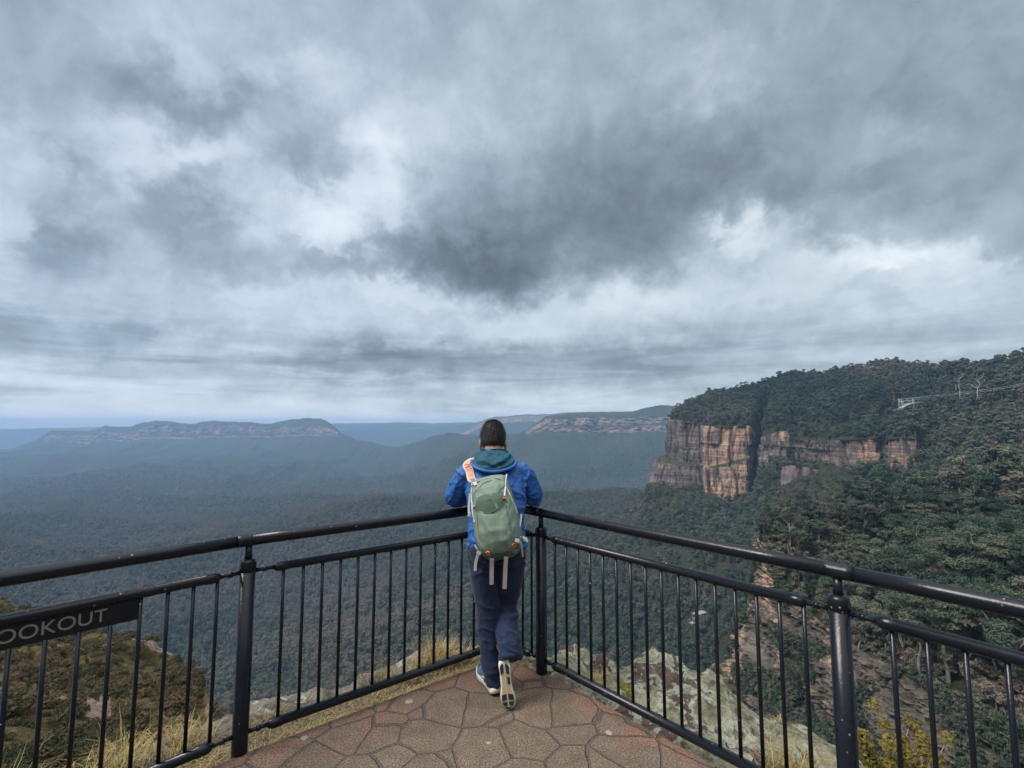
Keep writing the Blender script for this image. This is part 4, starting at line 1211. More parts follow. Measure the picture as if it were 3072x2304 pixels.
# ------------------------------------------------------------------ sandstone ledge round the platform
LEDGE = np.array([(-4.6, -2.0), (-3.4, 0.6), (-2.6, 1.75), (-2.05, 2.45), *[tuple(ground_at(a, b, -0.06)) for a, b in ((740, 2096), (808, 2080), (931, 2062), (1018, 2040), (1083, 2022), (1134, 1994), (1217, 1974), (1351, 1950), (1450, 1958), (1560, 1962), (1674, 1950), (1743, 1940), (1828, 1938), (1872, 1962), (1947, 1958), (1977, 1980), (2046, 2000), (2121, 2020))],
                  *[tuple(ground_at(a, b, -0.16)) for a, b in ((2166, 2041), (2185, 2076), (2205, 2106), (2230, 2138), (2285, 2156), (2384, 2160), (2436, 2196), (2515, 2241), (2580, 2310))], (2.2, 1.75), (2.6, 1.2), (3.6, -0.2), (5.0, -2.5)])
def mat_ledge():
    m, nt, b = material('lichen_sandstone')
    geo = nt.new('ShaderNodeNewGeometry'); P = geo.outputs['Position']
    sep = nt.new('ShaderNodeSeparateXYZ'); nt.l.new(P, sep.inputs[0])
    grain = nt.noise(P, 60.0, 5, 0.7)
    mid = nt.noise(P, 7.0, 6, 0.65)
    big = nt.noise(P, 1.7, 4, 0.6)
    stone = nt.ramp(mid, [(0.3, (0.055, 0.040, 0.040)), (0.5, (0.105, 0.075, 0.068)), (0.62, (0.17, 0.115, 0.09)), (0.75, (0.24, 0.16, 0.12))])
    pale = nt.ramp(mid, [(0.32, (0.045, 0.040, 0.034)), (0.5, (0.13, 0.115, 0.098)), (0.7, (0.23, 0.205, 0.175))])
    right = nt.step(sep.outputs[0], -0.2, 0.25)
    stone = nt.mix(right, pale, stone)
    # crusts of grey-green lichen: rosettes that merge into sheets
    wv = nt.vmath('ADD', P, nt.vmath('SCALE', nt.vmath('SUBTRACT', nt.noise(P, 11.0, 5, 0.65, out=1), (0.5, 0.5, 0.5)), scale=0.16))
    ros = nt.voronoi(wv, 6.0, 'F1')
    rim = nt.voronoi(wv, 14.0, 'F1')
    cover = nt.math('ADD', nt.math('MULTIPLY', ros, -0.85), nt.math('ADD', nt.math('MULTIPLY', big, 1.75), nt.math('MULTIPLY', mid, 0.6)))
    cover = nt.math('ADD', cover, nt.math('MULTIPLY', nt.math('SUBTRACT', right, 1.0), 0.28))
    edge = nt.step(cover, 0.54, 0.62)
    ring = nt.math('MULTIPLY', edge, nt.math('SUBTRACT', 1.0, nt.step(cover, 0.65, 0.76)))
    lich = nt.ramp(nt.math('ADD', nt.math('MULTIPLY', rim, 0.5), nt.math('MULTIPLY', mid, 0.6)), [(0.30, (0.060, 0.055, 0.036)), (0.45, (0.135, 0.130, 0.088)), (0.62, (0.235, 0.228, 0.165))])
    lich = nt.mix(nt.math('MULTIPLY', ring, 0.75), lich, (0.33, 0.345, 0.29))
    col = nt.mix(edge, stone, lich)
    spots = nt.step(nt.math('MULTIPLY', nt.voronoi(P, 30.0, 'F1'), -1.0), -0.22, -0.16)
    col = nt.mix(nt.math('MULTIPLY', nt.math('MULTIPLY', spots, right), nt.math('SUBTRACT', 1.0, edge)), col, (0.28, 0.31, 0.26))
    # soil and moss in hollows
    soil = nt.new('ShaderNodeAttribute', attribute_name='soil').outputs['Fac']
    sl = nt.step(nt.math('ADD', soil, nt.math('MULTIPLY', nt.math('SUBTRACT', mid, 0.5), 0.9)), 0.44, 0.56)
    col = nt.mix(sl, col, nt.ramp(grain, [(0.3, (0.05, 0.038, 0.026)), (0.7, (0.17, 0.135, 0.085))]))
    moss = nt.new('ShaderNodeAttribute', attribute_name='moss').outputs['Fac']
    ml = nt.step(nt.math('ADD', moss, nt.math('MULTIPLY', nt.math('SUBTRACT', mid, 0.5), 1.0)), 0.50, 0.62)
    col = nt.mix(ml, col, nt.ramp(grain, [(0.3, (0.055, 0.060, 0.012)), (0.7, (0.17, 0.165, 0.035))]))
    col = nt.mix(0.5, col, nt.mix(1.0, col, nt.ramp(grain, [(0.30, (0.2, 0.2, 0.2)), (0.70, (1.9, 1.9, 1.9))]), 'MULTIPLY'))
    nt.l.new(col, b.inputs['Base Color'])
    b.inputs['Roughness'].default_value = 0.93; b.inputs['Specular IOR Level'].default_value = 0.15
    h = nt.math('ADD', nt.math('MULTIPLY', mid, 1.0), nt.math('ADD', nt.math('MULTIPLY', grain, 0.35), nt.math('MULTIPLY', edge, 0.22)))
    nt.l.new(nt.bump(h, 1.0, 0.04), b.inputs['Normal'])
    return m
LEDGE_MAT = mat_ledge()
def gauss(X, Y, x, y, r): return np.exp(-((X - x) ** 2 + (Y - y) ** 2) / (r * r))
def ledge_rock():
    n = 760
    out = curve_through(LEDGE, n)
    u = np.arange(n)
    out = out + np.stack([0.04 * fbm(u / 14.0, 0.1, 0, 4, 3), 0.04 * fbm(u / 14.0, 5.1, 0, 4, 4)], -1)
    e = curve_through(np.array([(-4.4, -2.2), *EDGE[1:-1], (4.8, -2.7)]), n)
    # match by direction from the hub so the rows do not cross
    hub = np.array([0.1, -0.4])
    ang = lambda p: np.unwrap(np.arctan2(p[:, 1] - hub[1], p[:, 0] - hub[0]))
    ao, ae = -ang(out), -ang(e)
    e2 = np.stack([np.interp(ao, ae, e[:, 0]), np.interp(ao, ae, e[:, 1])], -1)
    e2 = hub + (e2 - hub) * 0.97
    vs = np.linspace(0, 1, 90)
    G = np.array([np.concatenate([e2 * (1 - v) + out * v, np.full((n, 1), 0.0)], 1) for v in vs])
    X, Y = G[..., 0], G[..., 1]
    v = vs[:, None]
    right = smooth(-0.15, 0.3, X)
    z = -0.055 - 0.05 * v
    # weathered beds: broad plates stepping down to the brink
    pl = fbm(X * 1.6, Y * 1.6, 0, 3, 12)
    steps = np.round(pl * 3.0) / 3.0
    z = z + right * (0.075 * steps + 0.028 * pl) * smooth(0.05, 0.25, v) + 0.018 * fbm(X * 7, Y * 7, 0, 4, 8) * smooth(0.02, 0.2, v)
    z = z + 0.006 * fbm(X * 28, Y * 28, 0, 3, 18)
    z = z - right * 0.16 * smooth(0.25, 1.0, v) * smooth(0.9, 2.0, X)
    # raised knobs along the brink, and hollows
    for (x, y, r, a) in [(0.36, 3.55, 0.14, 0.05), (0.53, 3.66, 0.13, 0.08), (0.73, 3.72, 0.10, 0.10), (1.0, 3.55, 0.16, 0.07), (0.74, 3.5, 0.14, -0.09), (1.2, 3.3, 0.22, 0.05), (1.25, 3.0, 0.15, 0.06), (1.1, 2.65, 0.16, -0.05), (1.5, 2.45, 0.2, -0.05),
                         (-1.42, 2.92, 0.13, 0.06), (-1.20, 3.04, 0.09, 0.05), (-0.93, 3.23, 0.11, 0.05), (-0.62, 3.44, 0.15, 0.06), (-0.28, 3.6, 0.10, 0.05)]:
        z = z + a * gauss(X, Y, x, y, r) * (1 + 0.5 * fbm(X * 9, Y * 9, 0, 3, 33))
    G[..., 2] = z
    # the brink rounds off and drops away
    drop = []
    nr = out - hub; nr /= np.linalg.norm(nr, axis=1)[:, None]
    for k, (o_, dz) in enumerate([(0.012, -0.008), (0.022, -0.03), (0.028, -0.07), (0.02, -0.13), (0.05, -0.2), (0.03, -0.32), (0.08, -0.5), (0.06, -0.8), (0.18, -1.3), (0.5, -2.4), (1.2, -5), (2.0, -10), (2.6, -18)]):
        xy = out + nr * (o_ + 0.03 * fbm(u / 10.0, k * 0.9, 0, 3, 40) * min(1, k / 3.0))[:, None]
        drop.append(np.concatenate([xy, (z[-1] + dz)[:, None]], 1))
    G = np.concatenate([G, np.array(drop)])
    me = mesh_np('rock_ledge', G, grid_quads(*G.shape[:2]))
    X, Y = G[..., 0], G[..., 1]
    vv = np.concatenate([vs, np.full(len(drop), 1.2)])[:, None] * np.ones((1, n))
    soil = (1 - smooth(-0.2, 0.1, X)) * (0.85 - 0.62 * smooth(0.45, 0.95, vv)) + 0.3 * (1 - smooth(0.0, 0.15, vv)) + 0.25 * gauss(X, Y, 0.62, 3.1, 0.12) + 0.5 * gauss(X, Y, 1.6, 1.85, 0.2)
    moss = 0.75 * gauss(X, Y, -1.16, 2.93, 0.10) + 0.6 * gauss(X, Y, -0.98, 3.02, 0.10) + 0.9 * gauss(X, Y, 0.68, 3.0, 0.07) + 0.45 * gauss(X, Y, -0.6, 3.3, 0.1) + 0.5 * gauss(X, Y, -1.75, 2.45, 0.15)
    attr(me, 'soil', soil); attr(me, 'moss', moss)
    o = obj('rock_ledge', me, LEDGE_MAT); tag(o, kind='structure')
    return G
LEDGE_G = ledge_rock()

# ------------------------------------------------------------------ grass
def mat_grass():
    m, nt, b = material('dry_grass')
    lf = nt.new('ShaderNodeAttribute', attribute_name='tone').outputs['Fac']
    col = nt.ramp(lf, [(0.0, (0.040, 0.055, 0.014)), (0.35, (0.12, 0.115, 0.035)), (0.6, (0.27, 0.205, 0.085)), (1.0, (0.44, 0.34, 0.17))])
    nt.l.new(col, b.inputs['Base Color']); b.inputs['Roughness'].default_value = 0.75
    b.inputs['Specular IOR Level'].default_value = 0.2
    return m
GRASS = mat_grass()
def blades(roots, length, width, lean, tone, rng, curl=0.7):
    """curved tapering blades, one per root"""
    n = len(roots)
    a = rng.uniform(0, 2 * math.pi, n)
    dirn = np.stack([np.cos(a), np.sin(a), np.zeros(n)], -1)
    side = np.stack([-np.sin(a), np.cos(a), np.zeros(n)], -1)
    L = length * rng.uniform(0.45, 1.25, n)
    ln = lean * rng.uniform(0.2, 1.4, n)
    V = []
    ts = [0.0, 0.33, 0.68, 1.0]
    for t in ts:
        th = ln + curl * t * rng.uniform(0.6, 1.3, n)
        p = roots + dirn * (L * t * np.sin(th))[:, None] + np.array([0, 0, 1]) * (L * t * np.cos(np.minimum(th, 1.9)))[:, None]
        w = width * (1 - 0.85 * t)
        V.append(p - side * w); V.append(p + side * w)
    V = np.stack(V, 1)                                     # n, 8, 3
    b = np.arange(n)[:, None] * 8
    Q = np.concatenate([np.stack([b + 2 * k, b + 2 * k + 1, b + 2 * k + 3, b + 2 * k + 2], -1).reshape(-1, 4) for k in range(3)])
    tn = np.repeat(np.clip(tone + rng.normal(size=n) * 0.16, 0, 1)[:, None], 8, 1)
    return V.reshape(-1, 3), Q, tn.ravel()
def surf_z(x, y):
    G = LEDGE_G[:90].reshape(-1, 3)
    out = np.empty(len(x))
    for i in range(0, len(x), 400):
        d = (G[None, :, 0] - x[i:i + 400, None]) ** 2 + (G[None, :, 1] - y[i:i + 400, None]) ** 2
        out[i:i + 400] = G[d.argmin(1), 2]
    return out
def grass_mesh(name, parts):
    V = np.concatenate([p[0] for p in parts]); off = np.cumsum([0] + [len(p[0]) for p in parts])
    Q = np.concatenate([p[1] + o for p, o in zip(parts, off)])
    me = mesh_np(name, V, Q, None, True); attr(me, 'tone', np.concatenate([p[2] for p in parts]))
    return me
grng = np.random.default_rng(5)
def strip_roots(p0, p1, lo, hi, n):
    """roots in a band outside the line p0-p1, measured across from it"""
    t = grng.uniform(0, 1, n); w = lo + (hi - lo) * grng.beta(1.2, 2.0, n)
    d = (p1 - p0) / np.linalg.norm(p1 - p0); nr = np.array([-d[1], d[0]])
    xy = p0 + (p1 - p0) * t[:, None] + nr * w[:, None]
    return xy
parts = []
# a fringe pressing up between paving and rail on the left
xy = np.concatenate([strip_roots(LL, LP, 0.01, 0.12, 900), strip_roots(LP, APEX, -0.005, 0.14, 3400), strip_roots(APEX, CP, -0.05, 0.08, 350), strip_roots(CP, RP, -0.005, 0.05, 320)])
parts.append(blades(np.column_stack([xy, surf_z(xy[:, 0], xy[:, 1]) - 0.01]), 0.055, 0.0016, 0.7, 0.60, grng))
# tussocks and thatch on the left ledge
xy = strip_roots(LL + np.array([-0.3, -0.4]), LP, 0.04, 0.75, 5500)
parts.append(blades(np.column_stack([xy, surf_z(xy[:, 0], xy[:, 1]) - 0.01]), 0.095, 0.0019, 0.95, 0.55, grng, 1.1))
xy = strip_roots(LP, APEX, 0.03, 0.42, 2600)
parts.append(blades(np.column_stack([xy, surf_z(xy[:, 0], xy[:, 1]) - 0.01]), 0.065, 0.0017, 0.9, 0.52, grng, 1.0))
for (x, y, n, r, L, tn) in [(-0.50, 3.40, 420, 0.085, 0.20, 0.66), (-0.62, 3.30, 160, 0.06, 0.12, 0.55), (-0.33, 3.5, 150, 0.06, 0.12, 0.7), (-0.78, 3.2, 160, 0.06, 0.12, 0.45), (-1.9, 2.4, 300, 0.12, 0.2, 0.6), (-2.25, 2.1, 300, 0.14, 0.22, 0.5), (-1.7, 2.6, 200, 0.1, 0.16, 0.62)]:
    xy = np.array([x, y]) + grng.normal(size=(n, 2)) * r * 0.6
    parts.append(blades(np.column_stack([xy, surf_z(xy[:, 0], xy[:, 1]) - 0.01]), L, 0.0019, 0.35, tn, grng))
o = obj('dry_grass', grass_mesh('dry_grass', parts), GRASS)
tag(o, 'straw-coloured dry grass fringing the paving under the left railing', 'grass', kind='stuff')
for (x, y, n, r, L, tn, lab) in [(1.27, 2.25, 420, 0.075, 0.20, 0.62, 'straw and green grass tussock on the lichen rock behind the right railing'),
                                (1.36, 2.0, 160, 0.05, 0.11, 0.75, 'small straw-coloured tuft low on the rock beside the right post'),
                                (0.52, 3.1, 170, 0.07, 0.075, 0.85, 'matted pale straw tuft beside yellow-green moss near the corner post'),
                                (1.50, 2.78, 90, 0.045, 0.07, 0.8, 'tiny straw tuft on the far brink of the lichen rock')]:
    xy = np.array([x, y]) + grng.normal(size=(n, 2)) * r * 0.6
    V, Q, t_ = blades(np.column_stack([xy, surf_z(xy[:, 0], xy[:, 1]) - 0.01]), L, 0.0019, 0.45, tn, grng)
    c = np.array([x, y, surf_z(np.array([x]), np.array([y]))[0]])
    me = mesh_np('grass_tuft', V - c, Q); attr(me, 'tone', t_)
    o = obj('grass_tuft', me, GRASS); o.location = tuple(c); tag(o, lab, 'grass tuft')

# pale dried spots on the paving
SPOT = mat_plain('pale_spot', (0.26, 0.225, 0.18), 0.8)
for i, (px, py, r, lab) in enumerate([(1228, 2104, 0.021, 'round cream spot of dried gum on the paving left of the person'), (914, 2213, 0.017, 'irregular pale spot of dried gum on the paving near the left post'),
                                     (1826, 2198, 0.018, 'dull beige spot of dried gum on the paving near the right railing'), (1466, 2229, 0.010, 'tiny white fleck on a paving joint in front of the person')]):
    p = at(px, py, 2.0); k = -EYE[2] / (p[2] - EYE[2]); p = EYE + (p - EYE) * k
    rr = r * (1 + 0.25 * fbm(np.arange(14) / 2.2, i * 3.3, 0, 2, 6)); a = np.arange(14) * 2 * math.pi / 14
    mb = MB()
    V = [[0, 0, 0.0032]] + [[rr[k] * 0.7 * math.cos(a[k]), rr[k] * 0.7 * math.sin(a[k]), 0.0028] for k in range(14)] + [[rr[k] * math.cos(a[k]), rr[k] * math.sin(a[k]), 0.0002] for k in range(14)]
    T = [(0, 1 + k, 1 + (k + 1) % 14) for k in range(14)]
    Q = [(1 + k, 15 + k, 15 + (k + 1) % 14, 1 + (k + 1) % 14) for k in range(14)]
    mb.add(V, Q, T)
    o = mb.build('gum_spot', SPOT); o.location = (p[0], p[1], 0.0); tag(o, lab, 'gum spot')

# ------------------------------------------------------------------ the near-left bluff: heath over rock
PB = [-1100, 0, 200, 430, 540, 600, 640, 690, 760]
def brow(d, z):
    return (lin([[a, q] for a, q in zip(PB, d)], pxb), lin(list(zip(PB, z)), pxb))
NB = 300
pxb = np.linspace(-900, 760, NB); tb = (pxb - CX) / F * 0.945
crest_d = [45, 40, 36, 29, 24.5, 20.5, 16.5, 13.5, 11]
crest_y = [1730, 1815, 1890, 1915, 1966, 2046, 2122, 2300, 2500]
cz = [float(zat(0, y, d)) for y, d in zip(crest_y, crest_d)]
brs = [brow([1.9, 2.2, 2.4, 2.6, 2.7, 3.4, 2.8, 2.8, 2.8], [-0.5] * 9), brow([4.0] * 9, [-1.7, -1.7, -1.8, -2.0, -2.3, -2.6, -3, -3.4, -4]), brow([8] * 9, [-3.8, -3.9, -4.1, -4.5, -4.9, -5.4, -6.2, -7, -8]),
       brow([13] * 9, [-5.5, -6, -6.3, -6.8, -7.2, -7.6, -8.4, -10, -11]), brow(crest_d, cz), brow([d + 1.5 for d in crest_d], [z - 3.5 for z in cz]), brow([d + 5 for d in crest_d], [z - 22 for z in cz]), brow([d + 14 for d in crest_d], [z - 70 for z in cz])]
B = []
nrw = [12, 22, 26, 46, 6, 10, 8]
for (d0, z0), (d1, z1), n in zip(brs[:-1], brs[1:], nrw):
    for i in range(n):
        t = i / n; dd = d0 * (1 - t) + d1 * t; zz = z0 * (1 - t) + z1 * t
        B.append(np.stack([dd * tb, dd, zz], -1))
B.append(np.stack([brs[-1][0] * tb, brs[-1][0], brs[-1][1]], -1))
B = np.array(B)
for _ in range(4): B[1:-1, :, 2] = 0.25 * B[:-2, :, 2] + 0.5 * B[1:-1, :, 2] + 0.25 * B[2:, :, 2]
amp = smooth(2.5, 12, B[..., 1])
B[..., 2] += amp * (0.55 * fbm(B[..., 0] / 4.0, B[..., 1] / 4.0, 0, 5, 13) + 0.35 * np.round(1.5 * fbm(B[..., 0] / 6.0, B[..., 1] / 6.0, 0, 2, 14)))
me = mesh_np('bluff', B, grid_quads(*B.shape[:2]))
stone = smooth(0.42, 0.55, fbm(B[..., 0] / 3.2, B[..., 1] / 3.2, B[..., 2] / 2.0, 4, 27))
stone[-18:] = np.maximum(stone[-18:], 0.6)
def mat_bluff():
    m, nt, b = material('heath_and_rock')
    geo = nt.new('ShaderNodeNewGeometry'); P = geo.outputs['Position']
    n1 = nt.noise(P, 3.5, 6, 0.7); n2 = nt.noise(P, 0.5, 4, 0.6)
    heath = nt.ramp(n1, [(0.3, (0.035, 0.030, 0.014)), (0.55, (0.085, 0.070, 0.032)), (0.75, (0.14, 0.11, 0.055))])
    stone = nt.ramp(n1, [(0.3, (0.08, 0.055, 0.045)), (0.5, (0.19, 0.135, 0.11)), (0.7, (0.30, 0.23, 0.19))])
    rk = nt.new('ShaderNodeAttribute', attribute_name='rock').outputs['Fac']
    f = nt.step(nt.math('ADD', rk, nt.math('MULTIPLY', nt.math('SUBTRACT', n1, 0.5), 0.8)), 0.45, 0.58)
    nt.l.new(nt.mix(f, heath, stone), b.inputs['Base Color']); b.inputs['Roughness'].default_value = 0.95
    b.inputs['Specular IOR Level'].default_value = 0.1
    nt.l.new(nt.bump(n1, 0.9, 0.25), b.inputs['Normal'])
    return m
attr(me, 'rock', stone)
BLUFF = mat_bluff()
o = obj('bluff', me, BLUFF); tag(o, kind='structure')
HEATH = mat_foliage('heath_foliage', [(0.0, (0.024, 0.034, 0.016)), (0.35, (0.048, 0.050, 0.022)), (0.6, (0.072, 0.060, 0.031)), (0.85, (0.105, 0.076, 0.045)), (1.0, (0.15, 0.10, 0.06))], 0.4)
def shrub_form(seed, r, n, size, flat):
    rng = np.random.default_rng(seed)
    cs = [np.array([rng.normal() * r * 0.4, rng.normal() * r * 0.4, r * rng.uniform(0.2, 0.8)]) for _ in range(8)]
    rs = [np.array([1, 1, flat]) * r * rng.uniform(0.3, 0.55) for _ in range(8)]
    V, Q, sh = leaf_set(rng, cs, rs, n, size, 0.6)
    me = mesh_np('shrub_form', V, Q, None, False); attr(me, 'leaf', sh); me.materials.append(HEATH)
    return me
SHRUBS = [shrub_form(700, 0.7, 800, 0.065, 0.7), shrub_form(701, 0.55, 600, 0.06, 1.0), shrub_form(702, 0.9, 800, 0.085, 0.55)]
bp = scatter(B[:-22], 1 / 0.16, grng, lambda P: (P[:, 1] > 3.6) & (P[:, 0] > -1.25 * P[:, 1] - 2))
keep = fbm(bp[:, 0] / 3.2, bp[:, 1] / 3.2, bp[:, 2] / 2.0, 4, 27) < 0.33
bp = bp[keep]
greener = smooth(9, 4.5, bp[:, 1])
heath = point_instances('heath', bp - np.array([0, 0, 0.12]), (0.14 + 0.75 * grng.beta(1.1, 3.2, len(bp))) * (1 - 0.35 * greener), grng.uniform(0, 6.28, len(bp)), 0.62 + 0.12 * grng.normal(size=len(bp)) - 0.34 * greener + 0.2 * fbm(bp[:, 0] / 5, bp[:, 1] / 5, 0, 3, 44), grng.integers(0, 3, len(bp)), SHRUBS)
tag(heath, 'low olive-brown heath covering the rocky bluff beyond the left railing', 'heath', kind='stuff')
# long grass on the slope just below the left railing
xy = np.column_stack([grng.uniform(-4.4, -1.9, 9000), grng.uniform(2.4, 5.2, 9000)])
xy = xy[(xy[:, 0] > -1.16 * xy[:, 1]) & (xy[:, 0] < -0.66 * xy[:, 1])]
Bf = B[:60].reshape(-1, 3)
zz = np.empty(len(xy))
for i in range(0, len(xy), 300):
    zz[i:i + 300] = Bf[((Bf[None, :, :2] - xy[i:i + 300, None]) ** 2).sum(-1).argmin(1), 2]
V, Q, t_ = blades(np.column_stack([xy, zz - 0.03]), 0.40, 0.0042, 0.6, 0.27, grng, 0.9)
me = mesh_np('slope_grass', V, Q); attr(me, 'tone', t_)
o = obj('slope_grass', me, GRASS); tag(o, 'long green and straw grass on the slope below the left railing', 'grass', kind='stuff')

# ------------------------------------------------------------------ railing
def mat_paint(name='black_gloss_paint', spots=0.8):
    m, nt, b = material(name)
    tcn = nt.new('ShaderNodeTexCoord'); P = tcn.outputs['Object']
    drop = nt.voronoi(P, 26.0, 'F1')
    far = nt.step(nt.math('MULTIPLY', drop, -1.0), -0.105, -0.075)
    sp = nt.math('MULTIPLY', far, nt.step(nt.noise(P, 8.0, 2, 0.5), 0.50, 0.62))
    smear = nt.noise(P, 5.0, 5, 0.7)
    col = nt.mix(nt.math('MULTIPLY', nt.step(smear, 0.55, 0.8), 0.5), (0.0065, 0.0085, 0.013), (0.020, 0.023, 0.028))
    nt.l.new(nt.mix(nt.math('MULTIPLY', sp, spots), col, (0.42, 0.40, 0.36)), b.inputs['Base Color'])
    nt.l.new(nt.ramp(smear, [(0.3, (0.19,) * 3), (0.75, (0.32,) * 3)]), b.inputs['Roughness'])
    nt.l.new(nt.bump(nt.math('ADD', nt.noise(P, 130.0, 3, 0.6), nt.math('MULTIPLY', sp, 0.6)), 0.18, 0.004), b.inputs['Normal'])
    b.inputs['Specular IOR Level'].default_value = 0.3
    return m
PAINT = mat_paint(); PLATE_PAINT = mat_paint('black_plate_paint', 0.0)
LETTER = mat_plain('cut_edge', (0.20, 0.19, 0.155), 0.6)
rail = empty('railing', (APEX[0], APEX[1], 0.0))
tag(rail, 'black painted steel safety railing with balusters around the lookout', 'railing')
O3 = np.array([APEX[0], APEX[1], 0.0])
P3 = lambda xy, z: np.array([xy[0], xy[1], z]) - O3
def post(xy, r=0.036, h=0.915):
    mb = MB()
    zs = [-0.02, 0.0, h - 0.06]; rs = [r, r, r]
    mb.tube([P3(xy, z) for z in zs], rs, 24, cap=True)
    p = mb.build('post', PAINT, rail)
    cp = MB()
    cz_ = [h - 0.062, h - 0.06, h - 0.022, h - 0.010, h - 0.003, h]
    cr_ = [r * 0.98, r * 1.06, r * 1.06, r * 0.95, r * 0.7, r * 0.15]
    cp.tube([P3(xy, z) for z in cz_], cr_, 24)
    cp.build('post_cap', PAINT, p)
    st = MB(); st.tube([P3(xy, h - 0.004), P3(xy, h + 0.02), P3(xy, RAIL_H - 0.012)], [r * 0.52, r * 0.45, r * 0.45], 16)
    st.build('stem', PAINT, p)
    return p
for q in (LL, LP, CP, RP, RR): post(q)
post(APEX, 0.03)
# handrail: straight tubes with a sleeve joint at each post
def tube_run(a, b, r, name, parent, n=20, seg=6, sag=0.0):
    mb = MB(); mb.tube([a * (1 - t) + b * t for t in np.linspace(0, 1, seg)], r, n); return mb.build(name, PAINT, parent)
HR = 0.0285
hline = [LL, LP, APEX, CP, RP, RR]
for a, b in zip(hline[:-1], hline[1:]):
    hr = tube_run(P3(a, RAIL_H + HR * 0.6), P3(b, RAIL_H + HR * 0.6), HR, 'handrail', rail)
for q, dirn in ((LP, (LP - LL) / np.linalg.norm(LP - LL)), (RP, (RR - RP) / np.linalg.norm(RR - RP))):
    d = dirn * 0.055
    tube_run(P3(q - d, RAIL_H + HR * 0.6), P3(q + d, RAIL_H + HR * 0.6), HR * 1.05, 'rail_sleeve', rail)
for q in (APEX, CP):
    mb = MB(); mb.sphere(P3(q, RAIL_H + HR * 0.6), HR * 1.03, 16, 10); mb.build('rail_elbow', PAINT, rail)
def panel(a, b, ga=0.115, gb=0.115, skip=None, spacing=0.0985, first=0.15):
    """mid rail and bottom rail with rounded ends, lugs to the posts, balusters between"""
    L = np.linalg.norm(b - a); d = (b - a) / L
    pan = empty('railing_panel', tuple(P3(a, 0.0)))
    pan.parent = rail
    off = P3(a, 0.0)
    Q = lambda s, z: np.array([d[0] * s, d[1] * s, z])
    for z, r, nm in ((MID_H, 0.0225, 'mid_rail'), (LOW_H, 0.0235, 'bottom_rail')):
        mb = MB()
        s0, s1 = ga, L - gb
        ss = [s0, s0 + 0.004, s0 + 0.012, s0 + 0.03, s0 + 0.068, s0 + 0.07, s1 - 0.07, s1 - 0.068, s1 - 0.03, s1 - 0.012, s1 - 0.004, s1]
        rr = [0.25, 0.62, 0.92, 1.12, 1.12, 1.0, 1.0, 1.12, 1.12, 0.92, 0.62, 0.25]
        mb.tube([Q(s, z) for s in ss], [r * k for k in rr], 18)
        mb.build(nm, PAINT, pan)
        for s_a, s_b in ((0.034, s0 + 0.006), (L - 0.034, s1 - 0.006)):
            lb = MB(); lb.tube([Q(s_a, z), Q((s_a + s_b) / 2, z), Q(s_b, z)], [0.011, 0.0085, 0.012], 10)
            lb.build('lug', PAINT, pan)
            nb = MB(); sm_ = (s_a + s_b) / 2
            nb.tube([Q(sm_ - 0.010, z), Q(sm_ + 0.010, z)], 0.0145, 6); nb.build('nut', PAINT, pan)
    n = max(1, int(round((L - 2 * first) / spacing)))
    for k in range(n + 1):
        s = first + (L - 2 * first) * k / n if n > 1 else L * (0.35 + 0.3 * k)
        zt = MID_H
        if skip and skip[0] + 0.004 < s < skip[1] - 0.004: zt = skip[2]
        mb = MB(); mb.tube([Q(s, LOW_H), Q(s, (LOW_H + zt) / 2), Q(s, zt)], 0.0085, 10)
        mb.build('baluster', PAINT, pan)
    return pan, Q, L
PLATE0, PLATE1 = 0.12, 1.195
pa, Q, L = panel(LL, LP, skip=(PLATE0, PLATE1, MID_H - 0.105), spacing=0.0985, first=0.13)
panel(LP, APEX, gb=0.09, spacing=0.098, first=0.165)
panel(APEX, CP, ga=0.06, gb=0.085, spacing=0.09, first=0.085)
panel(CP, RP, ga=0.095, spacing=0.0955, first=0.125)
panel(RP, RR, first=0.165)
# the name plate hangs under the mid rail of the left panel
d = (LP - LL) / np.linalg.norm(LP - LL)
pb = MB()
ang = math.atan2(d[1], d[0])
M = Matrix.Translation(Vector((P3(LL, 0)[0], P3(LL, 0)[1], 0))) @ Matrix.Rotation(ang, 4, 'Z')
pb.box((PLATE0, -0.003, MID_H - 0.108), (PLATE1, 0.003, MID_H - 0.012), M)
plate = pb.build('name_plate', PLATE_PAINT, rail, sm=False)
def text_mesh(txt, size, depth):
    cu = bpy.data.curves.new('lettering', 'FONT'); cu.body = txt; cu.size = size; cu.extrude = depth
    cu.align_x = 'RIGHT'; cu.space_character = 1.0
    t = bpy.data.objects.new('lettering', cu); C.objects.link(t)
    dg = bpy.context.evaluated_depsgraph_get()
    me = bpy.data.meshes.new_from_object(t.evaluated_get(dg))
    bpy.data.objects.remove(t); bpy.data.curves.remove(cu)
    return me
lm = text_mesh('LOOKOUT', 0.072, 0.0012)
lm.transform(M @ Matrix.Translation(Vector((PLATE1 - 0.105, -0.0052, MID_H - 0.083))) @ Matrix.Rotation(math.radians(90), 4, 'X'))
lo = obj('lettering', lm, LETTER, plate)

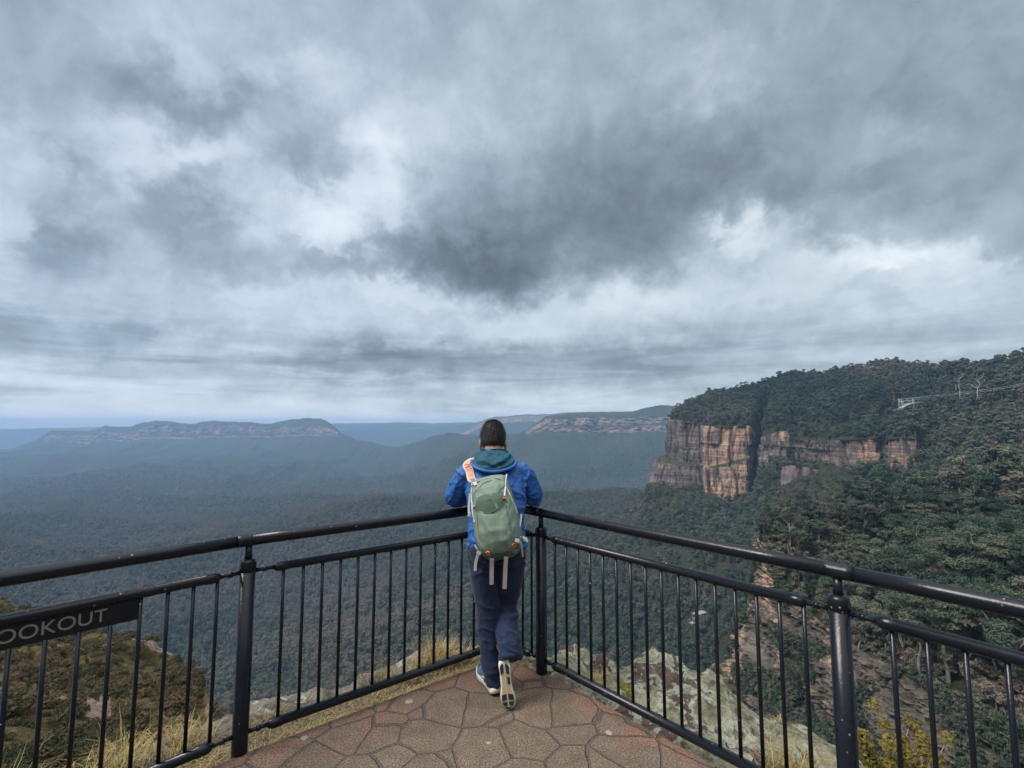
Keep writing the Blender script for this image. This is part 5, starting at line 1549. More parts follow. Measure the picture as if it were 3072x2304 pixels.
# ------------------------------------------------------------------ yellow-flowering bush below the right post
YEL = mat_foliage('wattle_foliage', [(0.0, (0.07, 0.065, 0.016)), (0.5, (0.19, 0.15, 0.03)), (1.0, (0.30, 0.225, 0.05))], 0.2)
def bush(name, base, h, r, n, size, mat, lab, seed, stems=9):
    rng = np.random.default_rng(seed)
    e = empty(name, tuple(base)); tag(e, lab, 'shrub')
    st = MB(); cs, rs = [], []
    for k in range(stems):
        a = rng.uniform(0, 6.28); rr = r * rng.uniform(0.3, 1.0)
        tip = np.array([math.cos(a) * rr, math.sin(a) * rr, h * rng.uniform(0.6, 1.0)])
        P = limb(st, rng, (0, 0, -0.2), tip, 0.012, 0.003, 6, 0.12)
        for q in P[2:]:
            cs.append(q); rs.append(np.array([0.07, 0.07, 0.11]) * (r / 0.45))
    V, Q, s2 = leaf_set(rng, cs, rs, n, size, 0.3)
    me = mesh_np('foliage', V, Q, None, False); attr(me, 'leaf', s2)
    f = obj('foliage', me, mat, e); f['tint'] = 0.5
    st.build('stem', BARK, e)
bush('wattle_bush', at(2690, 2420, 3.9), 0.62, 0.34, 4200, 0.016, YEL, 'yellow-flowering wattle bush below the rail to the right of the right post', 5, 14)
FERN = mat_foliage('bronze_foliage', [(0.0, (0.08, 0.045, 0.02)), (0.5, (0.17, 0.09, 0.045)), (1.0, (0.26, 0.15, 0.08))], 0.2)
bush('bronze_fern', at(2800, 2400, 4.1), 0.42, 0.16, 900, 0.016, FERN, 'bronze dried fern beside the yellow wattle bush', 8, 7)
# ================================================================== THE PERSON AND THE BACKPACK
from mathutils.bvhtree import BVHTree
def solid(mb, name, voxel, smooth_n=6, fac=0.5):
    """fuse overlapping closed shapes into one continuous skin"""
    me = mb.mesh(name + '_raw')
    o = bpy.data.objects.new(name + '_raw', me); C.objects.link(o)
    r = o.modifiers.new('remesh', 'REMESH'); r.mode = 'VOXEL'; r.voxel_size = voxel
    s_ = o.modifiers.new('smooth', 'SMOOTH'); s_.iterations = smooth_n; s_.factor = fac
    dg = bpy.context.evaluated_depsgraph_get(); dg.update()
    out = bpy.data.meshes.new_from_object(o.evaluated_get(dg))
    bpy.data.objects.remove(o); bpy.data.meshes.remove(me)
    out.name = name
    out.polygons.foreach_set('use_smooth', np.ones(len(out.polygons), bool))
    return out
def co_of(me):
    V = np.empty(len(me.vertices) * 3, np.float32); me.vertices.foreach_get('co', V); return V.reshape(-1, 3).astype(float)
def no_of(me):
    N = np.empty(len(me.vertices) * 3, np.float32); me.vertex_normals.foreach_get('vector', N); return N.reshape(-1, 3).astype(float)
def set_co(me, V):
    me.vertices.foreach_set('co', V.astype(np.float32).ravel()); me.update()
def ellipse_loft(mb, secs, n=28):
    """closed loft of level ellipses: (z, cx, cy, rx, ry)"""
    a = np.arange(n) * 2 * math.pi / n
    R = [np.stack([cx + rx * np.cos(a), cy + ry * np.sin(a), np.full(n, z)], -1) for z, cx, cy, rx, ry in secs]
    m = len(R); V = np.concatenate(R + [np.array([R[0].mean(0), R[-1].mean(0)])])
    i, j = np.meshgrid(np.arange(m - 1), np.arange(n), indexing='ij')
    Q = np.stack([i * n + j, i * n + (j + 1) % n, (i + 1) * n + (j + 1) % n, (i + 1) * n + j], -1).reshape(-1, 4)
    T = [(m * n, (j + 1) % n, j) for j in range(n)] + [(m * n + 1, (m - 1) * n + j, (m - 1) * n + (j + 1) % n) for j in range(n)]
    mb.add(V, Q, T)
def limb_tube(mb, pts, n=20, sides=20):
    """pts: (x, y, z, r)"""
    S = spline(np.array(pts, float), n)
    mb.tube(S[:, :3], S[:, 3], sides)

def mat_cloth(name, col, scale=420.0, rough=0.75, vary=0.25, bumps=0.25, sheen=0.0):
    m, nt, b = material(name)
    tcn = nt.new('ShaderNodeTexCoord'); P = tcn.outputs['Object']
    n = nt.noise(P, 9.0, 5, 0.6)
    w = nt.noise(P, scale, 2, 0.5)
    c = nt.mix(1.0, (*col,), nt.ramp(n, [(0.3, (1 - vary,) * 3), (0.7, (1 + vary,) * 3)]), 'MULTIPLY')
    nt.l.new(c, b.inputs['Base Color'])
    b.inputs['Roughness'].default_value = rough
    b.inputs['Specular IOR Level'].default_value = 0.3
    nt.l.new(nt.bump(nt.math('ADD', nt.math('MULTIPLY', w, 0.25), nt.noise(P, 38.0, 4, 0.6)), bumps, 0.004), b.inputs['Normal'])
    if sheen: b.inputs['Sheen Weight'].default_value = sheen
    return m
SKIN = mat_plain('skin', (0.42, 0.24, 0.165), 0.55)
HAIR = mat_cloth('black_hair', (0.012, 0.011, 0.012), 700.0, 0.5, 0.4, 0.9)
BLUE = mat_cloth('blue_shell_fabric', (0.022, 0.094, 0.30), 500.0, 0.55, 0.16, 0.25)
TEAL = mat_cloth('teal_lining', (0.008, 0.060, 0.095), 500.0, 0.7, 0.2, 0.25)
NAVY = mat_cloth('navy_trousers', (0.0060, 0.0140, 0.042), 600.0, 0.85, 0.2, 0.3, 0.1)
SAGE = mat_cloth('sage_nylon', (0.150, 0.204, 0.162), 380.0, 0.6, 0.12, 0.25)
SAGE_D = mat_cloth('dark_sage_mesh', (0.062, 0.104, 0.072), 300.0, 0.8, 0.15, 0.4)
WEB = mat_cloth('pale_webbing', (0.47, 0.47, 0.44), 500.0, 0.8, 0.1, 0.3)
GREYWEB = mat_cloth('grey_webbing', (0.33, 0.31, 0.29), 500.0, 0.8, 0.1, 0.3)
ORANGE = mat_plain('orange_cord', (0.70, 0.16, 0.045), 0.6)
PEACH = mat_cloth('peach_mesh', (0.62, 0.30, 0.20), 300.0, 0.8, 0.1, 0.3)
GREYPL = mat_plain('grey_buckle', (0.30, 0.31, 0.31), 0.5)
DARK = mat_plain('dark_trim', (0.02, 0.022, 0.028), 0.6)
CREAM = mat_plain('cream_rubber', (0.58, 0.54, 0.47), 0.7)
CREAM_D = mat_plain('stained_rubber', (0.44, 0.38, 0.28), 0.7)
TAN = mat_plain('tan_rubber', (0.36, 0.27, 0.155), 0.75)
POD = mat_plain('navy_rubber', (0.014, 0.016, 0.030), 0.6)
SHOE = mat_cloth('blue_knit', (0.075, 0.125, 0.24), 250.0, 0.85, 0.2, 0.4)
EYE_M = mat_plain('eye', (0.03, 0.02, 0.015), 0.2)

PX0 = -0.128                                                 # the head's centre line
person = empty('person', (-0.09, 2.95, 0.0))
tag(person, 'person in blue jacket and navy trousers leaning both elbows on the railing, seen from behind', 'person')
PO = np.array([-0.09, 2.95, 0.0])
def part(me, name, mat, parent=person):
    me.transform(Matrix.Translation(Vector(-PO)))
    return obj(name, me, mat, parent)

# ---- body: one continuous figure under the clothes
mb = MB()
HC = np.array([PX0, 3.205, 1.477])
ellipse_loft(mb, [(0.80, -0.09, 2.955, 0.150, 0.100), (0.92, -0.092, 2.965, 0.135, 0.095), (1.05, -0.10, 3.0, 0.145, 0.095), (1.18, -0.108, 3.055, 0.165, 0.10), (1.27, -0.112, 3.10, 0.165, 0.09), (1.33, -0.118, 3.13, 0.10, 0.07), (1.37, -0.122, 3.15, 0.062, 0.062), (1.46, -0.127, 3.185, 0.056, 0.060)])
mb.sphere(HC + [0, 0.0, 0.008], (0.078, 0.093, 0.103), 28, 20)
mb.sphere(HC + [0, 0.025, -0.055], (0.058, 0.068, 0.070), 24, 16)
mb.sphere(HC + [0, 0.078, -0.088], (0.024, 0.020, 0.022), 14, 10)              # chin
mb.tube([HC + [0, 0.085, 0.012], HC + [0, 0.100, -0.012], HC + [0, 0.104, -0.028]], [0.008, 0.011, 0.013], 10)   # nose
mb.sphere(HC + [0, 0.088, -0.052], (0.024, 0.012, 0.009), 12, 8)               # lips
mb.sphere(HC + [0, 0.074, 0.030], (0.050, 0.018, 0.012), 14, 8)                # brow
for s in (-1, 1):
    M3 = np.array(Matrix.Rotation(s * 0.35, 3, 'Z'))
    mb.sphere(HC + [s * 0.083, -0.002, -0.030], (0.010, 0.020, 0.034), 12, 10, M3)   # ear
    mb.sphere(HC + [s * 0.083, 0.004, -0.060], (0.008, 0.010, 0.012), 10, 8)
LW, RW = np.array([-0.150, 3.330, 1.082]), np.array([-0.005, 3.355, 1.088])
limb_tube(mb, [(-0.27, 3.10, 1.275, 0.055), (-0.335, 3.12, 1.19, 0.046), (-0.372, 3.152, 1.088, 0.040), (-0.27, 3.235, 1.090, 0.038), (*LW, 0.028)])
limb_tube(mb, [(0.055, 3.11, 1.275, 0.055), (0.105, 3.15, 1.19, 0.046), (0.142, 3.20, 1.092, 0.040), (0.085, 3.285, 1.094, 0.038), (*RW, 0.028)])
def hand(mb, w, d, up, side):
    """palm, four unequal bent fingers and a thumb; the hand lies over the handrail"""
    d = np.array(d, float); d /= np.linalg.norm(d); up = np.array(up, float); sd_ = np.cross(d, up); sd_ /= np.linalg.norm(sd_); up = np.cross(sd_, d)
    mb.tube([w, w + d * 0.03, w + d * 0.06, w + d * 0.092], [0.026, 0.034, 0.040, 0.036], 14, True, 0.42, up=up)
    for k, (o_, L) in enumerate([(-0.030, 0.070), (-0.010, 0.080), (0.011, 0.075), (0.031, 0.058)]):
        b0 = w + d * 0.082 + sd_ * o_
        p1 = b0 + d * L * 0.42 + up * 0.004; p2 = p1 + d * L * 0.26 - up * L * 0.28; p3 = p2 - up * L * 0.30 + d * L * 0.02
        mb.tube([b0, p1, p2, p3], [0.0092, 0.0088, 0.0080, 0.0066], 8)
    b0 = w + d * 0.028 - sd_ * 0.028 * side
    mb.tube([b0, b0 + d * 0.022 - sd_ * 0.022 * side - up * 0.006, b0 + d * 0.05 - sd_ * 0.026 * side - up * 0.018], [0.013, 0.0105, 0.008], 8)
hand(mb, LW, (0.74, 0.64, 0.02), (0, 0, 1), -1)
hand(mb, RW, (-0.80, 0.56, 0.02), (0, 0, 1), 1)
LEGL = [(-0.170, 2.960, 0.86, 0.092), (-0.168, 2.958, 0.66, 0.074), (-0.148, 2.965, 0.45, 0.058), (-0.124, 2.960, 0.25, 0.050), (-0.100, 2.950, 0.06, 0.036)]
LEGR = [(-0.012, 2.960, 0.86, 0.092), (-0.014, 2.980, 0.66, 0.074), (-0.036, 3.025, 0.475, 0.058), (-0.028, 2.930, 0.37, 0.052), (-0.010, 2.815, 0.262, 0.038)]
limb_tube(mb, LEGL); limb_tube(mb, LEGR)
bm_ = solid(mb, 'body', 0.0046, 3)
part(bm_, 'body', SKIN)
for s in (-1, 1):
    e = MB(); e.sphere(HC + [s * 0.031, 0.0835, 0.008], (0.0115, 0.008, 0.0075), 12, 8)
    part(e.mesh('eye'), 'eye', EYE_M)
# hair: short, cropped at the nape
th = np.linspace(0, math.pi, 40); ph = np.linspace(0, 2 * math.pi, 65)
T_, P_ = np.meshgrid(th, ph, indexing='ij')
d = np.stack([np.sin(T_) ** 0.82 * np.cos(P_), np.sin(T_) ** 0.9 * np.sin(P_), np.cos(T_)], -1)
lowest = -0.088 * smooth(0.35, -0.55, d[..., 1]) + 0.042 * smooth(-0.2, 0.5, d[..., 1])     # hairline: low behind, high in front
rad = np.stack([0.0845 * d[..., 0], 0.101 * d[..., 1], 0.112 * d[..., 2]], -1)
rad[..., 2] = np.maximum(rad[..., 2], lowest - 0.0)
nar = 1 - 0.16 * smooth(0.0, -0.10, rad[..., 2])
rad[..., 0] *= nar
rad[..., 1] = np.where(rad[..., 1] < 0, rad[..., 1] * (1 - 0.22 * smooth(-0.02, -0.10, rad[..., 2])), rad[..., 1])
hn = fbm(rad[..., 0] * 60, rad[..., 1] * 60, rad[..., 2] * 30, 3, 71)
rad = rad * (1 + 0.020 * hn + 0.018 * fbm(rad[..., 0] * 170, rad[..., 1] * 170, rad[..., 2] * 60, 2, 73))[..., None]
rad[..., 2] += 0.006 * smooth(0.05, 0.09, rad[..., 2])
hv = rad + HC + [0, 0, 0.010]
hq = grid_quads(*T_.shape)
fade = smooth(-0.045, -0.098, rad[..., 2]) * smooth(0.2, -0.2, d[..., 1])
# cropped strands lying down and back from the crown
hr = np.random.default_rng(404)
ii = hr.integers(1, 34, 5200); jj = hr.integers(0, 64, 5200)
ok = rad[ii, jj, 2] > lowest[ii, jj] - 0.001
ii, jj = ii[ok], jj[ok]
root = hv[ii, jj] + hr.normal(size=(len(ii), 3)) * 0.002
nn_ = (hv[ii, jj] - HC); nn_ /= np.linalg.norm(nn_, axis=1)[:, None]
dn = np.array([0, -0.15, -1.0]) + hr.normal(size=(len(ii), 3)) * 0.35; dn -= (dn * nn_).sum(1)[:, None] * nn_; dn /= np.linalg.norm(dn, axis=1)[:, None]
sdv = np.cross(nn_, dn) * 0.0011
Ls = (0.014 * hr.uniform(0.5, 1.3, len(ii)) * (1 - 0.65 * fade[ii, jj]))[:, None]
st_ = np.stack([root - sdv, root + sdv, root + dn * Ls + nn_ * Ls * 0.42 + sdv * 0.2, root + dn * Ls + nn_ * Ls * 0.42 - sdv * 0.2], 1).reshape(-1, 3)
me = mesh_np('hair', np.concatenate([hv.reshape(-1, 3), st_]), np.concatenate([hq, np.arange(len(st_)).reshape(-1, 4) + hv.size // 3]))
attr(me, 'fade', np.concatenate([fade.ravel(), np.repeat(fade[ii, jj] * 0.6, 4)]))
HAIR, _n, _b = material('cropped_black_hair')
_P = _n.new('ShaderNodeTexCoord').outputs['Object']
_c = _n.ramp(_n.noise(_P, 120.0, 4, 0.7), [(0.3, (0.005, 0.005, 0.006)), (0.7, (0.030, 0.026, 0.025))])
_f = _n.new('ShaderNodeAttribute', attribute_name='fade').outputs['Fac']
_n.l.new(_n.mix(_n.math('MULTIPLY', _f, 0.75), _c, (0.16, 0.10, 0.075)), _b.inputs['Base Color'])
_b.inputs['Roughness'].default_value = 0.6; _b.inputs['Specular IOR Level'].default_value = 0.25
part(me, 'hair', HAIR)

# ---- trousers
mb = MB()
ellipse_loft(mb, [(0.765, -0.090, 2.962, 0.176, 0.128), (0.84, -0.090, 2.962, 0.176, 0.128), (0.93, -0.092, 2.965, 0.160, 0.115), (0.97, -0.094, 2.972, 0.158, 0.112)])
mb.sphere((-0.17, 2.925, 0.82), (0.092, 0.105, 0.10), 20, 14); mb.sphere((-0.012, 2.925, 0.82), (0.092, 0.105, 0.10), 20, 14)
limb_tube(mb, [(-0.170, 2.958, 0.82, 0.098), (-0.168, 2.955, 0.68, 0.088), (-0.150, 2.965, 0.50, 0.074), (-0.138, 2.962, 0.33, 0.069), (-0.114, 2.955, 0.17, 0.066), (-0.094, 2.945, 0.045, 0.058)], 30)
limb_tube(mb, [(-0.010, 2.958, 0.82, 0.098), (-0.014, 2.975, 0.68, 0.088), (-0.036, 3.035, 0.50, 0.074), (-0.034, 3.00, 0.43, 0.070), (-0.028, 2.93, 0.365, 0.068), (-0.018, 2.865, 0.305, 0.067), (-0.008, 2.815, 0.245, 0.066)], 30)
me = solid(mb, 'trousers', 0.0065, 5)
V, N = co_of(me), no_of(me)
def folds(V, N, amp, freq, seed, shear):
    """soft creases running across the cloth"""
    w = V @ np.array(shear)
    n = fbm(V[:, 0] * freq * 0.5, V[:, 1] * freq * 0.5, w * freq, 3, seed)
    r = 1 - np.abs(n) * 2.2
    return V + N * (amp * np.clip(r, -0.6, 1) ** 3)[:, None]
V = folds(V, N, 0.009, 8.0, 41, (0.35, 0.3, 1.0)); V = V + N * (0.003 * fbm(V[:, 0] * 20, V[:, 1] * 20, V[:, 2] * 7, 3, 43))[:, None]
for (x, y, z, nx, nz, L, W, A) in [(-0.01, 2.93, 0.46, 0.2, 1.0, 0.12, 0.010, -0.010), (-0.03, 2.93, 0.435, 0.0, 1.0, 0.12, 0.009, 0.007), (-0.10, 2.88, 0.70, 0.9, 0.35, 0.10, 0.014, -0.006), (-0.20, 2.88, 0.70, -0.5, 1, 0.10, 0.012, 0.006), (-0.12, 2.9, 0.09, 0.3, 1, 0.08, 0.011, -0.007), (-0.12, 2.9, 0.13, -0.2, 1, 0.08, 0.012, 0.006), (-0.01, 2.8, 0.30, 0.2, 1, 0.08, 0.010, -0.006)]:
    nn = np.array([nx, 0, nz]); nn /= np.linalg.norm(nn)
    dd = V - [x, y, z]; a = dd @ nn; r = np.linalg.norm(dd - a[:, None] * nn, axis=1)
    V = V + N * (A * np.exp(-(a / W) ** 2) * np.exp(-(r / L) ** 2))[:, None]
set_co(me, V); part(me, 'trousers', NAVY)

# ---- jacket
mb = MB()
ellipse_loft(mb, [(0.845, -0.088, 2.955, 0.184, 0.138), (0.90, -0.090, 2.957, 0.178, 0.132), (0.99, -0.096, 2.97, 0.172, 0.124), (1.08, -0.103, 3.005, 0.180, 0.124), (1.17, -0.108, 3.05, 0.194, 0.126), (1.25, -0.112, 3.09, 0.196, 0.114), (1.30, -0.114, 3.112, 0.172, 0.10), (1.345, -0.118, 3.135, 0.118, 0.085), (1.385, -0.122, 3.155, 0.085, 0.080), (1.405, -0.124, 3.165, 0.080, 0.078)])
limb_tube(mb, [(-0.245, 3.095, 1.285, 0.068), (-0.292, 3.100, 1.245, 0.069), (-0.338, 3.112, 1.18, 0.067), (-0.366, 3.135, 1.115, 0.064), (-0.360, 3.168, 1.093, 0.060), (-0.29, 3.222, 1.090, 0.054), (-0.21, 3.285, 1.088, 0.050), (-0.165, 3.320, 1.084, 0.042)], 34)
limb_tube(mb, [(0.025, 3.100, 1.285, 0.068), (0.066, 3.112, 1.245, 0.069), (0.106, 3.138, 1.18, 0.067), (0.136, 3.175, 1.115, 0.064), (0.138, 3.21, 1.097, 0.060), (0.095, 3.268, 1.094, 0.054), (0.045, 3.318, 1.092, 0.050), (0.010, 3.348, 1.090, 0.042)], 34)
me = solid(mb, 'jacket', 0.0065, 6)
V, N = co_of(me), no_of(me)
arm = smooth(0.17, 0.21, np.abs(V[:, 0] + 0.11))
V = folds(V, N, 0.012, 8.0, 51, (0.55, 0.2, 0.9)); V = folds(V, N, 0.006, 14.0, 52, (-0.4, 0.2, 0.9)); V = V + N * (0.0045 * fbm(V[:, 0] * 14, V[:, 1] * 14, V[:, 2] * 14, 4, 53))[:, None]
V = folds(V, N * arm[:, None], 0.007, 12.0, 57, (0.9, 0.3, -0.5))
for (x, z, nx, nz, L, W, A) in [(0.03, 1.16, 0.5, 1.0, 0.10, 0.010, 0.010), (0.04, 1.12, 0.35, 1.0, 0.10, 0.010, -0.008), (0.045, 1.07, 0.2, 1.0, 0.09, 0.010, 0.009), (0.05, 1.01, -0.1, 1, 0.08, 0.011, 0.007), (0.02, 1.22, 0.9, 0.7, 0.12, 0.011, -0.008),
                               (0.085, 1.17, 1, 0.15, 0.10, 0.010, -0.012), (-0.30, 1.17, 1, -0.2, 0.10, 0.010, -0.012), (-0.25, 1.22, 0.6, 0.8, 0.09, 0.010, 0.007), (-0.33, 1.10, 0.2, 1, 0.07, 0.009, -0.007), (0.12, 1.13, -0.3, 1, 0.06, 0.009, 0.007), (0.04, 0.93, -0.3, 1, 0.10, 0.012, -0.007), (0.03, 0.885, 0.1, 1, 0.1, 0.008, 0.006), (-0.20, 0.885, 0.1, 1, 0.1, 0.008, 0.006)]:
    nn = np.array([nx, 0, nz]); nn /= np.linalg.norm(nn)
    dd = V - np.array([x, 0, z]); dd[:, 1] = 0; a = dd @ nn; r = np.linalg.norm(dd - a[:, None] * nn, axis=1)
    back = smooth(0.1, -0.4, N[:, 1])
    V = V + N * (A * back * np.exp(-(a / W) ** 2) * np.exp(-(r / L) ** 2))[:, None]
set_co(me, V)
jacket = part(me, 'jacket', BLUE)
JV = co_of(me) + PO
JB = BVHTree.FromPolygons([tuple(v) for v in JV], [tuple(p.vertices) for p in me.polygons])
def on_jacket(p, off):
    """push a point to lie off metres above the jacket"""
    l, n, _, _ = JB.find_nearest(Vector(p))
    n = np.array(n); l = np.array(l)
    return l + n * off
# cuffs of the jacket hem: a drawcord hem
hem = []
for a in np.linspace(0, 2 * math.pi, 60):
    hem.append([-0.088 + 0.178 * math.cos(a), 2.955 + 0.134 * math.sin(a), 0.853])
hm = MB(); hm.tube(hem, 0.011, 8, cap=False); part(hm.mesh('hem'), 'hem', BLUE)
# hood thrown back: teal lining showing, draped in a shallow V
na, nb = 60, 34
A_, B_ = np.meshgrid(np.linspace(-1, 1, na), np.linspace(0, 1, nb), indexing='ij')
ang = A_ * 1.75
top = np.stack([-0.124 + 0.083 * np.sin(ang), 3.168 - 0.082 * np.cos(ang), 1.402 + 0.010 * np.cos(ang)], -1)
low = np.stack([-0.116 + 0.140 * np.sin(ang * 0.95), 3.085 - 0.120 * np.cos(ang * 0.8), 1.285 + 0.060 * np.abs(A_) ** 1.6], -1)
G = top * (1 - B_[..., None]) + low * B_[..., None]
bul = np.sin(math.pi * np.clip(B_ * 1.05, 0, 1)) ** 0.7 * np.cos(A_ * 1.45) ** 0.8
outw = np.stack([np.sin(ang) * 0.6, -np.cos(ang), 0.25 + 0 * A_], -1)
fold_u = B_ + 0.35 * A_ ** 2
bul_amt = 0.036 * np.nan_to_num(bul) + 0.009 * np.sin(fold_u * 15.0 + 1.6 * A_ + 2.2 * fbm(A_ * 2.2, B_ * 1.5, 0, 2, 87)) * np.sin(math.pi * B_) * (1 - 0.4 * np.abs(A_)) + 0.012 * fbm(A_ * 3.2, B_ * 4, 0, 3, 88) * np.sin(math.pi * B_)
G = G + outw * bul_amt[..., None]
inner = G - outw * 0.010
ring = np.concatenate([G, inner[:, ::-1]], 1); ring = np.concatenate([ring, ring[:, :1]], 1)
hd = MB(); hd.grid(ring); part(hd.mesh('hood'), 'hood', TEAL)
rimp = [top[i, 0] + np.array([0, 0, 0.004]) for i in range(na)]
hr_ = MB(); hr_.tube(rimp, 0.0055, 8); part(hr_.mesh('hood_rim'), 'hood_rim', DARK)
rimp = [G[i, -1] + outw[i, -1] * 0.004 for i in range(na)]
hr_ = MB(); hr_.tube(rimp, 0.010, 8); part(hr_.mesh('hood_edge'), 'hood_edge', BLUE)
tg = MB(); tg.tube([(-0.048, 3.14, 1.392), (-0.038, 3.125, 1.404), (-0.030, 3.115, 1.400)], [0.006, 0.009, 0.006], 10); part(tg.mesh('toggle'), 'toggle', DARK)

# ---- shoes
OUTL = np.array([(0.000, -0.132), (0.024, -0.127), (0.034, -0.105), (0.035, -0.070), (0.031, -0.020), (0.036, 0.030), (0.045, 0.070), (0.045, 0.100), (0.034, 0.128), (0.012, 0.142), (-0.012, 0.140), (-0.032, 0.122), (-0.041, 0.090), (-0.040, 0.050), (-0.030, 0.000), (-0.029, -0.060), (-0.034, -0.105), (-0.024, -0.127)])
def shoe(M, name_label=None):
    root = empty('shoe'); root.parent = person
    root.matrix_local = Matrix.Translation(Vector(-PO)) @ M
    n = len(OUTL)
    o2 = spline(np.concatenate([OUTL, OUTL[:1]]), 73)[:-1]; n = len(o2)
    # midsole with a bulging side and a rocker
    def ring(k, z, rock=True):
        y = o2[:, 1]
        zz = np.full(n, z) + (0.022 * smooth(0.07, 0.145, y) + 0.010 * smooth(-0.09, -0.135, y) if rock else 0)
        return np.column_stack([o2[:, 0] * k, o2[:, 1] * (0.5 + 0.5 * k) if k < 1 else o2[:, 1] * k, zz])
    rings = [ring(0.86, 0.0), ring(0.97, 0.002), ring(1.03, 0.010), ring(1.05, 0.020), ring(1.02, 0.031), ring(0.92, 0.036)]
    G = np.array(rings); G = np.concatenate([G, G[:, :1]], 1)
    mb = MB(); mb.grid(G[:, ::-1])
    mb.add(np.concatenate([rings[0], [[0, 0, 0.0]]]), None, [(n, (j + 1) % n, j) for j in range(n)])
    mb.build('midsole', CREAM, root)
    # upper: a loft of arches from toe to heel
    ys = np.linspace(0.132, -0.124, 22); R = []
    for y in ys:
        xs = np.interp(y, [-0.132, -0.105, -0.06, 0.0, 0.05, 0.09, 0.125, 0.14], [0.020, 0.031, 0.029, 0.030, 0.037, 0.041, 0.028, 0.012])
        h = np.interp(y, [-0.135, -0.11, -0.05, 0.0, 0.05, 0.10, 0.14], [0.070, 0.092, 0.090, 0.088, 0.068, 0.045, 0.020])
        a = np.linspace(0, math.pi, 17)
        R.append(np.stack([xs * np.cos(a) * (1 + 0.12 * np.sin(a)), np.full(17, y) , 0.030 + (h - 0.004) * np.sin(a) ** 0.85], -1))
    mb = MB(); mb.grid(np.array(R)[:, ::-1]); mb.build('upper', SHOE, root)
    mb = MB(); mb.tube([(-0.030, -0.06, 0.060), (-0.033, -0.02, 0.052), (-0.036, 0.02, 0.048)], 0.0035, 6); mb.tube([(-0.033, -0.09, 0.060), (-0.033, -0.06, 0.046)], 0.003, 6)
    mb.build('side_stripe', CREAM, root)
    # tread: tan shank and dark pods standing proud of it (sole faces -z)
    def slab(pts, z0, z1, mat, nm):
        P = np.array(pts, float); k = len(P); c = P.mean(0)
        V = np.concatenate([np.column_stack([P, np.full(k, z0)]), np.column_stack([c + (P - c) * 0.92, np.full(k, z1)])])
        mb = MB(); mb.add(V, [(j, (j + 1) % k, k + (j + 1) % k, k + j) for j in range(k)])
        mb.add(np.concatenate([V[k:], [[c[0], c[1], z1]]]), None, [(k, j, (j + 1) % k) for j in range(k)])
        me = mb.mesh(nm, False); bmx = bmesh.new(); bmx.from_mesh(me); bmesh.ops.remove_doubles(bmx, verts=bmx.verts, dist=1e-5); bmesh.ops.recalc_face_normals(bmx, faces=bmx.faces); bmx.to_mesh(me); bmx.free()
        return obj(nm, me, mat, root)
    sh = [(x * 0.80, y * 0.90) for x, y in o2[::3]]
    slab(sh, 0.001, -0.0025, TAN, 'outsole')
    for q in ([(-0.026, -0.060), (-0.028, -0.098), (-0.018, -0.118), (-0.006, -0.121), (-0.008, -0.070)], [(0.026, -0.058), (0.028, -0.098), (0.018, -0.118), (0.006, -0.121), (0.009, -0.064)],
              [(0.010, -0.046), (0.027, -0.046), (0.027, -0.006), (0.010, -0.006)],
              [(-0.032, 0.050), (-0.004, 0.046), (-0.004, 0.078), (-0.035, 0.082)], [(0.006, 0.046), (0.036, 0.052), (0.038, 0.082), (0.006, 0.078)],
              [(-0.033, 0.092), (-0.004, 0.088), (-0.004, 0.108), (-0.026, 0.112)], [(0.006, 0.088), (0.037, 0.092), (0.030, 0.112), (0.006, 0.108)], [(-0.020, 0.118), (0.020, 0.118), (0.010, 0.127), (-0.010, 0.127)]):
        slab(q, 0.0 - 0.001, -0.0065, POD, 'tread_pod')
    slab([(-0.002, -0.118), (0.002, -0.118), (0.003, 0.02), (0.003, 0.115), (-0.002, 0.115), (-0.002, 0.02)], -0.001, -0.0045, CREAM_D, 'tread_line')
    return root
# left foot flat, pointing away and a little left
a = math.radians(25)
shoe(Matrix.Translation((-0.142, 3.012, 0.0065)) @ Matrix.Rotation(a, 4, 'Z'))
# right foot up on its toe behind the other, sole turned to the camera
g = ground_at(1512, 2130)
Mr = Matrix.Translation((g[0] + 0.012, g[1] + 0.0, 0.131)) @ Matrix.Rotation(math.radians(-7), 4, 'Y') @ Matrix.Rotation(math.radians(-96), 4, 'X') @ Matrix.Scale(0.92, 4)
shoe(Mr)

# ---------------------------------------------------------------- backpack, hung from the left shoulder
pack = empty('backpack', (-0.062, 2.80, 0.80))
tag(pack, 'sage green backpack hanging askew from one shoulder of the person', 'backpack')
KO = np.array([-0.062, 2.80, 0.80])
tilt, rec = math.radians(11.5), math.radians(13.0)
R3 = np.array(Matrix.Rotation(-tilt, 3, 'Y')) @ np.array(Matrix.Rotation(-rec, 3, 'X'))
def loc(u, v, w):
    """pack frame: u right, v up, w out towards the camera -> world"""
    uvw = np.stack(np.broadcast_arrays(np.asarray(u, float), -np.asarray(w, float), np.asarray(v, float)), -1)
    return uvw @ R3.T + np.array([-0.050, 2.845, 0.795])
HV = np.array([0.0, 0.015, 0.05, 0.10, 0.16, 0.25, 0.34, 0.41, 0.455, 0.475, 0.482])
HW = np.array([0.060, 0.094, 0.119, 0.135, 0.141, 0.136, 0.126, 0.117, 0.108, 0.096, 0.060])
HD = np.array([0.050, 0.085, 0.120, 0.145, 0.155, 0.152, 0.140, 0.118, 0.085, 0.060, 0.040])
def half(v): return np.interp(v, HV, HW)
def deep(v): return np.interp(v, HV, HD)
def surf(u, v, off=0.0):
    """outer face of the pack above (u, v)"""
    u = np.asarray(u, float); v = np.asarray(v, float)
    t = np.clip(np.abs(u) / half(v), 0, 0.999)
    wv = deep(v) * (1 - t ** 3.2) ** (1 / 2.4)
    return loc(u, v, wv + off)
